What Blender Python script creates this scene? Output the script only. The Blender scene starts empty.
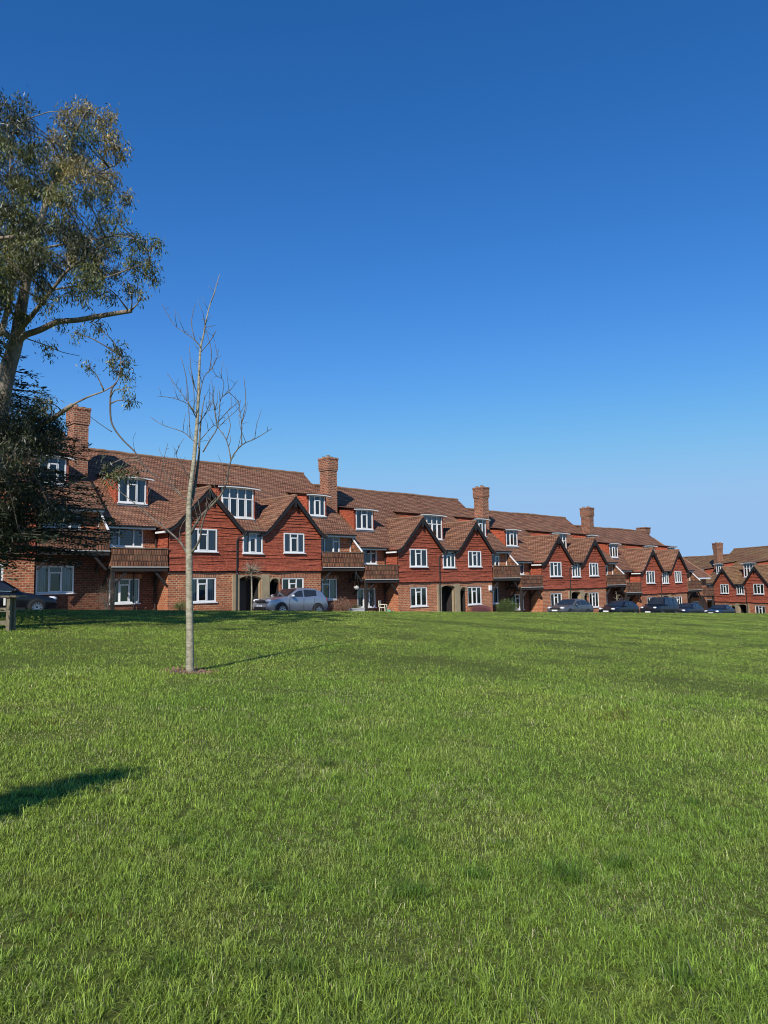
import bpy, math, random
import numpy as np
from mathutils import Vector, Matrix

random.seed(11)
rng = np.random.default_rng(5)
scene = bpy.context.scene
COL = scene.collection
R = math.radians

# ------------------------------------------------------------------ site frame
PHI = R(46.3)
U = (math.sin(PHI), math.cos(PHI))            # along the terrace, away from the viewer
M = (-math.cos(PHI), math.sin(PHI))           # into the terrace
def W(t, q, z=0.0):
    return Vector((t*U[0]+q*M[0], t*U[1]+q*M[1], z))
def TQ(x, y):
    return x*U[0]+y*U[1], x*M[0]+y*M[1]
def sstep(a, b, x):
    k = np.clip((x-a)/(b-a), 0, 1); return k*k*(3-2*k)
def ground_tq(t, q):
    t = np.asarray(t, float); q = np.asarray(q, float)
    tc = np.clip(t, -70, 130); qc = np.clip(q, -60, 29.5)
    lawn = .0420*qc - .042*tc
    street = 1.0 - .0464*tc - .75*sstep(88, 108, t)
    k = sstep(29.4, 30.5, q)
    return lawn*(1-k) + street*k
def ground(x, y):
    t, q = TQ(x, y); return float(ground_tq(t, q))

# camera numbers
FOC, PITCH, ROLL, EYE = 743.54, R(5.44), R(-.97), 1.6
def at(px, py, depth):
    """world point that stands `depth` metres ahead on the line of sight of a picture position"""
    a = (px-384)/FOC; b = -(py-512)/FOC
    X = a*math.cos(ROLL)-b*math.sin(ROLL); up = a*math.sin(ROLL)+b*math.cos(ROLL)
    Y = math.cos(PITCH)-up*math.sin(PITCH); Z = math.sin(PITCH)+up*math.cos(PITCH)
    k = depth/Y
    return Vector((X*k, depth, EYE+Z*k))

# ------------------------------------------------------------------ value noise
_lat = rng.random((256, 256))
def vnoise(x, y):
    xi = np.floor(x).astype(int); yi = np.floor(y).astype(int)
    fx = x-xi; fy = y-yi; fx = fx*fx*(3-2*fx); fy = fy*fy*(3-2*fy)
    g = lambda i, j: _lat[i % 256, j % 256]
    return (g(xi, yi)*(1-fx)+g(xi+1, yi)*fx)*(1-fy)+(g(xi, yi+1)*(1-fx)+g(xi+1, yi+1)*fx)*fy
def fnoise(x, y):
    return (vnoise(x, y)+.5*vnoise(x*2.1+7, y*2.1+3)+.25*vnoise(x*4.3+17, y*4.3+31))/1.75

# ------------------------------------------------------------------ materials
def newmat(name):
    m = bpy.data.materials.new(name); m.use_nodes = True
    nt = m.node_tree; nt.nodes.clear()
    out = nt.nodes.new('ShaderNodeOutputMaterial')
    return m, nt, out
def N(nt, typ, **kw):
    n = nt.nodes.new(typ)
    for k, v in kw.items():
        if k in n.inputs.keys(): n.inputs[k].default_value = v
        else: setattr(n, k, v)
    return n
def c4(c): return (c[0], c[1], c[2], 1)
def mixc(nt, fac, a, b, blend='MIX'):
    n = nt.nodes.new('ShaderNodeMix'); n.data_type = 'RGBA'; n.blend_type = blend
    for s, v in ((0, fac), (6, a), (7, b)):
        if isinstance(v, bpy.types.NodeSocket): nt.links.new(v, n.inputs[s])
        elif s == 0: n.inputs[s].default_value = v
        else: n.inputs[s].default_value = c4(v)
    return n.outputs[2]
def noise(nt, scale, vec=None, detail=3, rough=.55):
    n = N(nt, 'ShaderNodeTexNoise'); n.inputs['Scale'].default_value = scale
    n.inputs['Detail'].default_value = detail; n.inputs['Roughness'].default_value = rough
    if vec is not None: nt.links.new(vec, n.inputs['Vector'])
    return n.outputs['Fac']
def ramp(nt, fac, a, b, ca=(0, 0, 0), cb=(1, 1, 1)):
    r = N(nt, 'ShaderNodeValToRGB'); e = r.color_ramp.elements
    e[0].position = a; e[1].position = b; e[0].color = c4(ca); e[1].color = c4(cb)
    nt.links.new(fac, r.inputs[0]); return r.outputs[0]
def wpos(nt): return N(nt, 'ShaderNodeNewGeometry').outputs['Position']
def simple(name, col, rough=.6, var=.12, scale=3.0, metal=0.0, spec=.5, coat=0.0):
    m, nt, out = newmat(name)
    b = N(nt, 'ShaderNodeBsdfPrincipled'); b.inputs['Roughness'].default_value = rough
    b.inputs['Metallic'].default_value = metal
    b.inputs['Specular IOR Level'].default_value = spec
    b.inputs['Coat Weight'].default_value = coat
    f = noise(nt, scale, wpos(nt), 4)
    c = mixc(nt, f, [v*(1-var*1.6) for v in col], [min(1, v*(1+var*1.6)) for v in col])
    nt.links.new(c, b.inputs['Base Color'])
    nt.links.new(b.outputs[0], out.inputs[0])
    return m
def masonry(name, c1, c2, mortar, bw, bh, ms, weather, bump=.5, rough=.85, bias=0.0, offset=.5, wscale=.35, extra=None, band=0.0, stripe=0.0):
    m, nt, out = newmat(name)
    uv = N(nt, 'ShaderNodeUVMap').outputs[0]
    br = N(nt, 'ShaderNodeTexBrick', offset=offset)
    nt.links.new(uv, br.inputs['Vector'])
    br.inputs['Scale'].default_value = 1.0; br.inputs['Brick Width'].default_value = bw
    br.inputs['Row Height'].default_value = bh; br.inputs['Mortar Size'].default_value = ms
    br.inputs['Mortar Smooth'].default_value = .15; br.inputs['Bias'].default_value = bias
    br.inputs['Color1'].default_value = c4(c1); br.inputs['Color2'].default_value = c4(c2)
    br.inputs['Mortar'].default_value = c4(mortar)
    wp = wpos(nt)
    col = br.outputs['Color']
    big = ramp(nt, noise(nt, wscale, wp, 5, .65), .38, .66)
    col = mixc(nt, big, col, mixc(nt, .55, col, weather), 'MIX')
    fine = noise(nt, 5.5, wp, 4, .7)
    col = mixc(nt, 1.0, col, ramp(nt, fine, .25, .75, (.62, .62, .62), (1.30, 1.30, 1.30)), 'MULTIPLY')
    if band:      # long irregular courses: whole rows a little darker or lighter
        mp = N(nt, 'ShaderNodeMapping'); mp.inputs['Scale'].default_value = (.22, 4.3, 1)
        nt.links.new(uv, mp.inputs['Vector'])
        bn = noise(nt, 1.0, mp.outputs[0], 3, .6)
        col = mixc(nt, band, col, ramp(nt, bn, .35, .62, (.42, .40, .40), (1.22, 1.22, 1.22)), 'MULTIPLY')
    if stripe:    # long wandering diagonal bands of tone, after camera moire over the courses
        mp2 = N(nt, 'ShaderNodeMapping'); mp2.inputs['Scale'].default_value = (.42, 1.0, 1)
        nt.links.new(uv, mp2.inputs['Vector'])
        wv = N(nt, 'ShaderNodeTexWave', bands_direction='DIAGONAL'); wv.inputs['Scale'].default_value = .80
        wv.inputs['Distortion'].default_value = 2.6; wv.inputs['Detail'].default_value = 2.5; wv.inputs['Detail Scale'].default_value = .45
        nt.links.new(mp2.outputs[0], wv.inputs['Vector'])
        col = mixc(nt, stripe, col, ramp(nt, wv.outputs['Fac'], .1, .9, (.48, .44, .42), (1.28, 1.26, 1.24)), 'MULTIPLY')
    if extra is not None:
        spots = ramp(nt, noise(nt, 1.1, wp, 6, .75), .57, .66)
        col = mixc(nt, spots, col, mixc(nt, .5, col, extra))
    oi = N(nt, 'ShaderNodeObjectInfo').outputs['Random']
    col = mixc(nt, 1.0, col, ramp(nt, oi, 0, 1, (.9, .9, .9), (1.08, 1.05, 1.03)), 'MULTIPLY')
    b = N(nt, 'ShaderNodeBsdfPrincipled'); b.inputs['Roughness'].default_value = rough
    b.inputs['Specular IOR Level'].default_value = .25
    nt.links.new(col, b.inputs['Base Color'])
    hgt = N(nt, 'ShaderNodeMath', operation='MULTIPLY_ADD')
    nt.links.new(br.outputs['Fac'], hgt.inputs[0]); hgt.inputs[1].default_value = -1.0
    nt.links.new(fine, hgt.inputs[2])
    bp = N(nt, 'ShaderNodeBump'); bp.inputs['Strength'].default_value = bump; bp.inputs['Distance'].default_value = .02
    nt.links.new(hgt.outputs[0], bp.inputs['Height']); nt.links.new(bp.outputs[0], b.inputs['Normal'])
    nt.links.new(b.outputs[0], out.inputs[0])
    return m

MAT = {}
MAT['brick'] = masonry('brick', (.53, .155, .062), (.28, .074, .036), (.54, .39, .24), .27, .125, .016, (.30, .105, .055), .6, wscale=.8)
MAT['soldier'] = masonry('soldier_course', (.47, .15, .065), (.26, .075, .036), (.50, .38, .25), .12, .5, .022, (.30, .12, .06), .6, offset=0)
MAT['recess_shade_brick'] = masonry('recess_shade_brick', (.22, .066, .032), (.10, .030, .019), (.20, .14, .09), .27, .125, .016, (.12, .045, .028), .6, wscale=.8)  # brick colour darkened to carry the shade under the balconies
MAT['chimney_brick'] = masonry('chimney_brick', (.38, .115, .055), (.13, .042, .028), (.40, .28, .19), .28, .13, .022, (.16, .07, .045), .7)
MAT['tile'] = masonry('hung_tile', (.51, .125, .062), (.37, .084, .046), (.16, .04, .026), .17, .095, .008, (.37, .108, .062), .5, bias=-.1, band=.4)
MAT['parapet_tile'] = masonry('parapet_board', (.40, .165, .085), (.14, .060, .036), (.030, .018, .014), .15, .34, .022, (.20, .12, .07), .9, wscale=1.2, extra=(.22, .17, .10), band=.35)
MAT['rail_timber'] = simple('rail_timber', (.20, .13, .085), .8, .3, 9)
MAT['roof'] = masonry('roof_tile', (.37, .178, .102), (.275, .126, .074), (.085, .044, .031), .20, .215, .034, (.25, .135, .085), .9, wscale=.45, extra=(.26, .19, .10), band=.45, stripe=.45)
MAT['roof_old'] = masonry('mossy_roof_tile', (.33, .16, .09), (.23, .115, .065), (.09, .05, .032), .20, .215, .034, (.28, .19, .085), .9, wscale=.5, extra=(.24, .19, .085), band=.5, stripe=.4)
MAT['ridge'] = simple('ridge_tile', (.24, .135, .08), .85, .3, 3)
MAT['white'] = simple('white_paint', (.78, .78, .76), .45, .04, 2)
MAT['offwhite'] = simple('weathered_white_paint', (.55, .53, .48), .6, .15, 4)
MAT['lead'] = simple('lead_flashing', (.13, .14, .16), .5, .2, 4)
MAT['black'] = simple('black_timber', (.018, .016, .015), .6, .3, 6)
MAT['timber'] = simple('dark_stained_timber', (.022, .017, .014), .8, .35, 8)
MAT['stone'] = simple('cream_stone', (.33, .26, .155), .85, .2, 3)
MAT['door'] = simple('dark_door', (.035, .03, .026), .5, .2, 5)
MAT['pot'] = simple('clay_pot', (.30, .20, .13), .85, .25, 6)
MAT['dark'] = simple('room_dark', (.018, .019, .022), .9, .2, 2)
MAT['asphalt'] = simple('asphalt', (.055, .055, .058), .9, .25, 9)
MAT['paving'] = simple('paving', (.26, .24, .21), .9, .2, 5)
MAT['kerb'] = simple('kerb_stone', (.32, .31, .29), .9, .15, 5)
MAT['rubber'] = simple('rubber', (.012, .012, .012), .85, .2, 9)
MAT['alloy'] = simple('alloy_rim', (.45, .46, .48), .35, .1, 9, metal=.9)
MAT['chrome'] = simple('chrome_trim', (.7, .7, .72), .18, .03, 9, metal=1.0)
MAT['plastic'] = simple('black_plastic', (.02, .02, .022), .5, .15, 9)
MAT['greywood'] = simple('weathered_fence_timber', (.17, .14, .09), .9, .35, 12)
MAT['soil'] = simple('soil', (.13, .085, .055), 1.0, .5, 30)
MAT['chip'] = simple('wood_chip', (.30, .17, .11), .95, .5, 20)
MAT['cream_plastic'] = simple('cream_plastic', (.70, .64, .46), .5, .08, 4)
MAT['green_plastic'] = simple('green_plastic', (.06, .42, .26), .45, .08, 4)
MAT['twig'] = simple('twig_bark', (.105, .085, .07), .9, .35, 12)

def glass_mat():
    m, nt, out = newmat('window_glass')
    tr = N(nt, 'ShaderNodeBsdfTransparent'); tr.inputs[0].default_value = (.74, .77, .79, 1)
    gl = N(nt, 'ShaderNodeBsdfGlossy'); gl.inputs['Roughness'].default_value = .03
    fr = N(nt, 'ShaderNodeFresnel'); fr.inputs[0].default_value = 1.6
    bp = N(nt, 'ShaderNodeBump'); bp.inputs['Strength'].default_value = .06
    nt.links.new(noise(nt, 1.4, wpos(nt), 2), bp.inputs['Height'])
    nt.links.new(bp.outputs[0], gl.inputs['Normal'])
    ad = N(nt, 'ShaderNodeMath', operation='ADD'); ad.inputs[1].default_value = .035
    nt.links.new(fr.outputs[0], ad.inputs[0])
    mx = N(nt, 'ShaderNodeMixShader')
    nt.links.new(ad.outputs[0], mx.inputs[0]); nt.links.new(tr.outputs[0], mx.inputs[1]); nt.links.new(gl.outputs[0], mx.inputs[2])
    nt.links.new(mx.outputs[0], out.inputs[0]); return m
MAT['glass'] = glass_mat()
def curtain_mat():
    m, nt, out = newmat('curtain_cloth')
    oi = N(nt, 'ShaderNodeObjectInfo').outputs['Random']
    wv = N(nt, 'ShaderNodeTexWave'); wv.inputs['Scale'].default_value = 3.2; wv.inputs['Distortion'].default_value = 1.5
    nt.links.new(N(nt, 'ShaderNodeTexCoord').outputs['Object'], wv.inputs['Vector'])
    base = ramp(nt, oi, 0, 1, (.20, .21, .23), (.80, .80, .80))
    c = mixc(nt, 1.0, base, ramp(nt, wv.outputs['Fac'], 0, 1, (.45, .45, .45), (1, 1, 1)), 'MULTIPLY')
    b = N(nt, 'ShaderNodeBsdfPrincipled'); b.inputs['Roughness'].default_value = .9
    nt.links.new(c, b.inputs['Base Color']); nt.links.new(b.outputs[0], out.inputs[0]); return m
MAT['curtain'] = curtain_mat()

def leaf_mat(name, trans=.3, rough=.45, spec=.4):
    m, nt, out = newmat(name)
    at_ = N(nt, 'ShaderNodeAttribute', attribute_name='tint')
    b = N(nt, 'ShaderNodeBsdfPrincipled'); b.inputs['Roughness'].default_value = rough
    b.inputs['Specular IOR Level'].default_value = spec
    t = N(nt, 'ShaderNodeBsdfTranslucent')
    nt.links.new(at_.outputs['Color'], b.inputs['Base Color'])
    nt.links.new(mixc(nt, 1.0, at_.outputs['Color'], (1.25, 1.2, .6), 'MULTIPLY'), t.inputs['Color'])
    mx = N(nt, 'ShaderNodeMixShader'); mx.inputs[0].default_value = trans
    nt.links.new(b.outputs[0], mx.inputs[1]); nt.links.new(t.outputs[0], mx.inputs[2])
    nt.links.new(mx.outputs[0], out.inputs[0]); return m
MAT['leaf'] = leaf_mat('leaf', .22, .42, .5)
MAT['needle'] = leaf_mat('needle', .10, .6, .25)
MAT['blade'] = leaf_mat('grass_blade', .30, .5, .35)

def bark(name, a, b_, s1, patch):
    m, nt, out = newmat(name)
    wp = wpos(nt)
    mp = N(nt, 'ShaderNodeMapping'); mp.inputs['Scale'].default_value = (1, 1, patch)
    nt.links.new(wp, mp.inputs['Vector'])
    f = ramp(nt, noise(nt, s1, mp.outputs[0], 5, .65), .36, .64)
    c = mixc(nt, f, a, b_)
    b = N(nt, 'ShaderNodeBsdfPrincipled'); b.inputs['Roughness'].default_value = .85
    nt.links.new(c, b.inputs['Base Color'])
    bp = N(nt, 'ShaderNodeBump'); bp.inputs['Strength'].default_value = .4; bp.inputs['Distance'].default_value = .02
    nt.links.new(noise(nt, 22, mp.outputs[0], 4), bp.inputs['Height']); nt.links.new(bp.outputs[0], b.inputs['Normal'])
    nt.links.new(b.outputs[0], out.inputs[0]); return m
MAT['gum_bark'] = bark('smooth_patchy_bark', (.105, .078, .058), (.31, .26, .20), 2.2, .45)
MAT['pale_bark'] = bark('pale_young_bark', (.19, .17, .115), (.43, .385, .275), 14, 2.2)
MAT['cedar_bark'] = bark('dark_bark', (.035, .028, .022), (.09, .07, .055), 5, .4)

def paint(name, col, metal=.3):
    m, nt, out = newmat(name)
    b = N(nt, 'ShaderNodeBsdfPrincipled'); b.inputs['Roughness'].default_value = .35
    b.inputs['Metallic'].default_value = metal; b.inputs['Coat Weight'].default_value = .35 if max(col) < .2 else .9
    b.inputs['Coat Roughness'].default_value = .06
    f = noise(nt, 1.4, wpos(nt), 4)
    nt.links.new(mixc(nt, f, [v*.88 for v in col], [v*1.1 for v in col]), b.inputs['Base Color'])
    nt.links.new(b.outputs[0], out.inputs[0]); return m
def carglass():
    m, nt, out = newmat('car_glass')
    b = N(nt, 'ShaderNodeBsdfPrincipled'); b.inputs['Roughness'].default_value = .06
    f = noise(nt, 1.2, wpos(nt), 2)
    nt.links.new(mixc(nt, f, (.012, .015, .018), (.03, .035, .04)), b.inputs['Base Color'])
    b.inputs['Specular IOR Level'].default_value = .7
    nt.links.new(b.outputs[0], out.inputs[0]); return m
MAT['car_glass'] = carglass()
MAT['lamp'] = simple('headlamp_lens', (.75, .76, .78), .12, .05, 8, spec=.8, coat=.6)
MAT['redlamp'] = simple('tail_lamp', (.35, .02, .02), .15, .05, 8, spec=.8)

def lawn_mat():
    m, nt, out = newmat('turf')
    wp = wpos(nt)
    big = ramp(nt, noise(nt, .35, wp, 5, .6), .35, .68)
    mid = ramp(nt, noise(nt, 2.6, wp, 5, .65), .32, .7)
    fine = ramp(nt, noise(nt, 38, wp, 3, .7), .3, .72)
    c = mixc(nt, big, (.100, .132, .024), (.125, .155, .030))
    c = mixc(nt, mixc(nt, .5, (0, 0, 0), mid), c, (.125, .135, .04))
    c = mixc(nt, 1.0, c, mixc(nt, fine, (.45, .45, .45), (1.25, 1.25, 1.2)), 'MULTIPLY')
    b = N(nt, 'ShaderNodeBsdfPrincipled'); b.inputs['Roughness'].default_value = 1.0
    b.inputs['Specular IOR Level'].default_value = .1
    nt.links.new(c, b.inputs['Base Color'])
    bp = N(nt, 'ShaderNodeBump'); bp.inputs['Strength'].default_value = .8; bp.inputs['Distance'].default_value = .03
    nt.links.new(noise(nt, 30, wp, 4, .7), bp.inputs['Height']); nt.links.new(bp.outputs[0], b.inputs['Normal'])
    nt.links.new(b.outputs[0], out.inputs[0]); return m
MAT['lawn'] = lawn_mat()

# ------------------------------------------------------------------ object helpers
def tag(o, label=None, cat=None, group=None, kind=None):
    if label: o['label'] = label
    if cat: o['category'] = cat
    if group: o['group'] = group
    if kind: o['kind'] = kind
    return o
def empty(name, loc=(0, 0, 0), rz=0.0):
    o = bpy.data.objects.new(name, None); COL.objects.link(o)
    o.location = loc; o.rotation_euler = (0, 0, rz); o.empty_display_size = .3
    return o
def copy_tree(o, parent=None):
    c = o.copy(); COL.objects.link(c); c.parent = parent
    for ch in o.children: copy_tree(ch, c)
    return c

class MB:
    def __init__(s): s.v = []; s.f = []; s.mi = []; s.cur = 0
    def poly(s, pts):
        b = len(s.v); s.v += [tuple(p) for p in pts]; s.f.append(tuple(range(b, b+len(pts)))); s.mi.append(s.cur)
    def box(s, x0, x1, y0, y1, z0, z1):
        b = len(s.v)
        s.v += [(x0, y0, z0), (x1, y0, z0), (x1, y1, z0), (x0, y1, z0), (x0, y0, z1), (x1, y0, z1), (x1, y1, z1), (x0, y1, z1)]
        for q in ((0, 3, 2, 1), (4, 5, 6, 7), (0, 1, 5, 4), (1, 2, 6, 5), (2, 3, 7, 6), (3, 0, 4, 7)):
            s.f.append(tuple(b+i for i in q)); s.mi.append(s.cur)
    def bar(s, p, q, w, h=None):
        """square bar from p to q"""
        p = Vector(p); q = Vector(q); d = (q-p).normalized(); h = h or w
        a = d.cross(Vector((0, 0, 1)));
        if a.length < 1e-4: a = Vector((1, 0, 0))
        a.normalize(); c = a.cross(d)
        b = len(s.v)
        for e in (p, q):
            for i, j in ((-1, -1), (1, -1), (1, 1), (-1, 1)): s.v.append(tuple(e+a*(w/2*i)+c*(h/2*j)))
        for f in ((0, 1, 2, 3), (7, 6, 5, 4), (0, 4, 5, 1), (1, 5, 6, 2), (2, 6, 7, 3), (3, 7, 4, 0)):
            s.f.append(tuple(b+i for i in f)); s.mi.append(s.cur)
    def tube(s, pts, rad, n=7, cap=True):
        pts = [Vector(p) for p in pts]; rings = []
        ref = Vector((.31, .77, .55))
        for i, p in enumerate(pts):
            d = (pts[min(i+1, len(pts)-1)]-pts[max(i-1, 0)])
            d = d.normalized() if d.length > 1e-9 else Vector((0, 0, 1))
            a = d.cross(ref)
            if a.length < .05: a = d.cross(Vector((1, 0, 0)))
            a.normalize(); c = d.cross(a)
            r = rad[i] if hasattr(rad, '__len__') else rad
            b = len(s.v)
            for k in range(n):
                t = 2*math.pi*k/n; s.v.append(tuple(p+a*(r*math.cos(t))+c*(r*math.sin(t))))
            rings.append(b)
        for i in range(len(rings)-1):
            for k in range(n):
                s.f.append((rings[i]+k, rings[i]+(k+1) % n, rings[i+1]+(k+1) % n, rings[i+1]+k)); s.mi.append(s.cur)
        if cap:
            s.f.append(tuple(rings[0]+k for k in range(n))[::-1]); s.mi.append(s.cur)
            s.f.append(tuple(rings[-1]+k for k in range(n))); s.mi.append(s.cur)
    def blob(s, c, rx, ry, rz, nu=10, nv=7, jit=.0):
        b = len(s.v)
        for j in range(nv+1):
            th = math.pi*j/nv
            for i in range(nu):
                ph = 2*math.pi*i/nu; k = 1+random.uniform(-jit, jit)
                s.v.append((c[0]+rx*k*math.sin(th)*math.cos(ph), c[1]+ry*k*math.sin(th)*math.sin(ph), c[2]+rz*k*math.cos(th)))
        for j in range(nv):
            for i in range(nu):
                s.f.append((b+j*nu+i, b+j*nu+(i+1) % nu, b+(j+1)*nu+(i+1) % nu, b+(j+1)*nu+i)); s.mi.append(s.cur)
    def build(s, name, mats, parent=None, smooth=False, uv=True):
        me = bpy.data.meshes.new(name); me.from_pydata(s.v, [], s.f)
        if not isinstance(mats, (list, tuple)): mats = [mats]
        for m in mats: me.materials.append(MAT[m] if isinstance(m, str) else m)
        if len(mats) > 1: me.polygons.foreach_set('material_index', s.mi)
        if smooth: me.polygons.foreach_set('use_smooth', [True]*len(me.polygons))
        me.update()
        if uv:
            l = me.uv_layers.new(name='UVMap'); data = np.zeros((len(me.loops), 2))
            for p in me.polygons:
                n = p.normal
                if abs(n.z) > .96: h = Vector((1, 0, 0)); w = Vector((0, 1, 0))
                else:
                    h = Vector((-n.y, n.x, 0)).normalized()
                    if (h.x if abs(h.x) > abs(h.y) else h.y) < 0: h = -h
                    w = n.cross(h)
                    if w.z < 0: w = -w
                for li in p.loop_indices:
                    co = me.vertices[me.loops[li].vertex_index].co
                    data[li] = (co.dot(h), co.dot(w))
            l.data.foreach_set('uv', data.ravel())
        o = bpy.data.objects.new(name, me); COL.objects.link(o)
        if parent is not None: o.parent = parent
        return o

def cards(name, mat, verts, faces_n, tint, parent=None):
    """big fast mesh: verts (N,k,3) as N faces of k corners, tint (N,3)"""
    n, k = verts.shape[:2]
    me = bpy.data.meshes.new(name)
    me.vertices.add(n*k); me.vertices.foreach_set('co', verts.reshape(-1).astype(np.float32))
    me.loops.add(n*k); me.loops.foreach_set('vertex_index', np.arange(n*k, dtype=np.int32))
    me.polygons.add(n); me.polygons.foreach_set('loop_start', np.arange(0, n*k, k, dtype=np.int32))
    me.polygons.foreach_set('loop_total', np.full(n, k, dtype=np.int32))
    a = me.attributes.new('tint', 'FLOAT_COLOR', 'POINT')
    cc = np.ones((n, k, 4), np.float32); cc[:, :, :3] = tint[:, None, :]
    a.data.foreach_set('color', cc.ravel())
    me.materials.append(MAT[mat]); me.update(); me.validate()
    o = bpy.data.objects.new(name, me); COL.objects.link(o)
    if parent is not None: o.parent = parent
    return o

# ------------------------------------------------------------------ house pieces (front faces -y)
def wall_panel(mb, x0, x1, z0, z1, y, holes=(), reveal=.10):
    xs = sorted({x0, x1, *[h[0] for h in holes], *[h[1] for h in holes]}); xs = [x for x in xs if x0 <= x <= x1]
    zs = sorted({z0, z1, *[h[2] for h in holes], *[h[3] for h in holes]}); zs = [z for z in zs if z0 <= z <= z1]
    for i in range(len(xs)-1):
        for j in range(len(zs)-1):
            cx, cz = (xs[i]+xs[i+1])/2, (zs[j]+zs[j+1])/2
            if any(h[0] < cx < h[1] and h[2] < cz < h[3] for h in holes): continue
            mb.poly([(xs[i], y, zs[j]), (xs[i+1], y, zs[j]), (xs[i+1], y, zs[j+1]), (xs[i], y, zs[j+1])])
    for a, b, c, d in holes:
        r = y+reveal
        mb.poly([(a, y, c), (a, y, d), (a, r, d), (a, r, c)]); mb.poly([(b, y, d), (b, y, c), (b, r, c), (b, r, d)])
        mb.poly([(a, y, d), (b, y, d), (b, r, d), (a, r, d)]); mb.poly([(b, y, c), (a, y, c), (a, r, c), (b, r, c)])

def tile_courses(mb, a0, a1, z0, z1, place, left=None, right=None, holes=(), expo=.19, lip=(.018, .058), flare=0.0):
    """overlapping hung-tile courses; place(a, z, out) -> xyz"""
    z = z0; r = random.Random(int((a0*7+z0*13+a1*3)*100)); k = 0
    while z < z1-.02:
        ze = min(z+expo*r.uniform(.85, 1.15), z1); zm = (z+ze)/2
        A = max(a0, left(zm)) if left else a0; B = min(a1, right(zm)) if right else a1
        l0 = r.uniform(*lip); spans = [(A, B)]
        for h in holes:
            if h[2] < zm < h[3]:
                ns = []
                for p, q in spans:
                    if h[1] <= p or h[0] >= q: ns.append((p, q)); continue
                    if h[0] > p: ns.append((p, h[0]))
                    if h[1] < q: ns.append((h[1], q))
                spans = ns
        fl = flare*max(0, 1-(z-z0)/.5)**2
        for p, q in spans:
            if q-p < .02: continue
            n = max(1, int((q-p)/.34)); prev = None
            ph = r.uniform(0, 6)
            for i in range(n+1):
                a = p+(q-p)*i/n
                w = .5+.5*math.sin(a*1.9+ph)*math.sin(a*.7+k*1.3)
                l = l0*(.25+1.3*w) + r.uniform(-.004, .006); zb = z-.03*w+r.uniform(-.007, .007)
                cur = (place(a, zb, l+fl), place(a, ze+.01, .003+fl*.6), place(a, zb+.006, 0.0))
                if prev:
                    mb.poly([prev[0], cur[0], cur[1], prev[1]]); mb.poly([prev[2], cur[2], cur[0], prev[0]])
                prev = cur
        z = ze; k += 1

def window(parent, x0, x1, z0, z1, y, lights, sill=True, name='window', back=.28, seed=0, curtains=.75):
    """y = front face of the frame. lights: list of (weight, transom fraction or 0)"""
    r = random.Random(seed)
    fr = MB(); pn = MB(); cu = MB(); fw = .078; d = .075
    fr.box(x0, x0+fw, y, y+d, z0, z1); fr.box(x1-fw, x1, y, y+d, z0, z1)
    fr.box(x0+fw, x1-fw, y+.001, y+d, z1-fw, z1); fr.box(x0+fw, x1-fw, y+.001, y+d, z0, z0+fw*1.1)
    tot = sum(l[0] for l in lights); x = x0; W_ = x1-x0
    for i, (w, tr) in enumerate(lights):
        xe = x+W_*w/tot
        a = x+(fw if i == 0 else .036); b = xe-(fw if i == len(lights)-1 else .036)
        if i: fr.box(x-.036, x+.036, y+.002, y+d, z0+fw, z1-fw)
        if tr:
            zt = z1-(z1-z0)*tr; fr.box(a, b, y-.012, y+d-.01, zt-.035, zt+.035)
            s = .038     # opening sash, a little proud
            fr.box(a, a+s, y-.014, y+.03, z0+fw, zt-.035); fr.box(b-s, b, y-.014, y+.03, z0+fw, zt-.035)
            fr.box(a+s, b-s, y-.014, y+.03, z0+fw, z0+fw+s)
        pn.poly([(a, y+.04, z0+fw), (b, y+.04, z0+fw), (b, y+.04, z1-fw), (a, y+.04, z1-fw)])
        x = xe
    if sill:
        fr.box(x0-.06, x1+.06, y-.10, y+.02, z0-.06, z0-.002)
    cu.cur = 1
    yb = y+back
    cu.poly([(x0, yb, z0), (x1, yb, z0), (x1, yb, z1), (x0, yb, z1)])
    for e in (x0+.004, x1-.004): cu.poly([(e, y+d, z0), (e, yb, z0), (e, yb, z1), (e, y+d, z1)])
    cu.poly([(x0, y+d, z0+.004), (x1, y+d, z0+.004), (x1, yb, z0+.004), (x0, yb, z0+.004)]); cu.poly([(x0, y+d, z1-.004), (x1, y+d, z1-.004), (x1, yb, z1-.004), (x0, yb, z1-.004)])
    cu.cur = 0
    def drape(a, b):
        n = max(3, int((b-a)/.05)); pv = None
        for i in range(n+1):
            xx = a+(b-a)*i/n; yy = y+.14+.025*math.sin(i*2.1+seed)
            if pv: cu.poly([(pv[0], pv[1], z0+.05), (xx, yy, z0+.05), (xx, yy, z1-.05), (pv[0], pv[1], z1-.05)])
            pv = (xx, yy)
    if r.random() < curtains:
        k = r.uniform(.15, .30)*W_; drape(x0+.05, x0+.05+k); drape(x1-.05-k*r.uniform(.8, 1.1), x1-.05)
    if r.random() < .3: cu.box(x0+.06, x1-.06, y+.11, y+.115, z1-(z1-z0)*r.uniform(.2, .4), z1-.06)
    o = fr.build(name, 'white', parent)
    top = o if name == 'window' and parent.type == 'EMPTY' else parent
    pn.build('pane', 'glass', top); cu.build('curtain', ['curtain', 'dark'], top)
    return o

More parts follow.
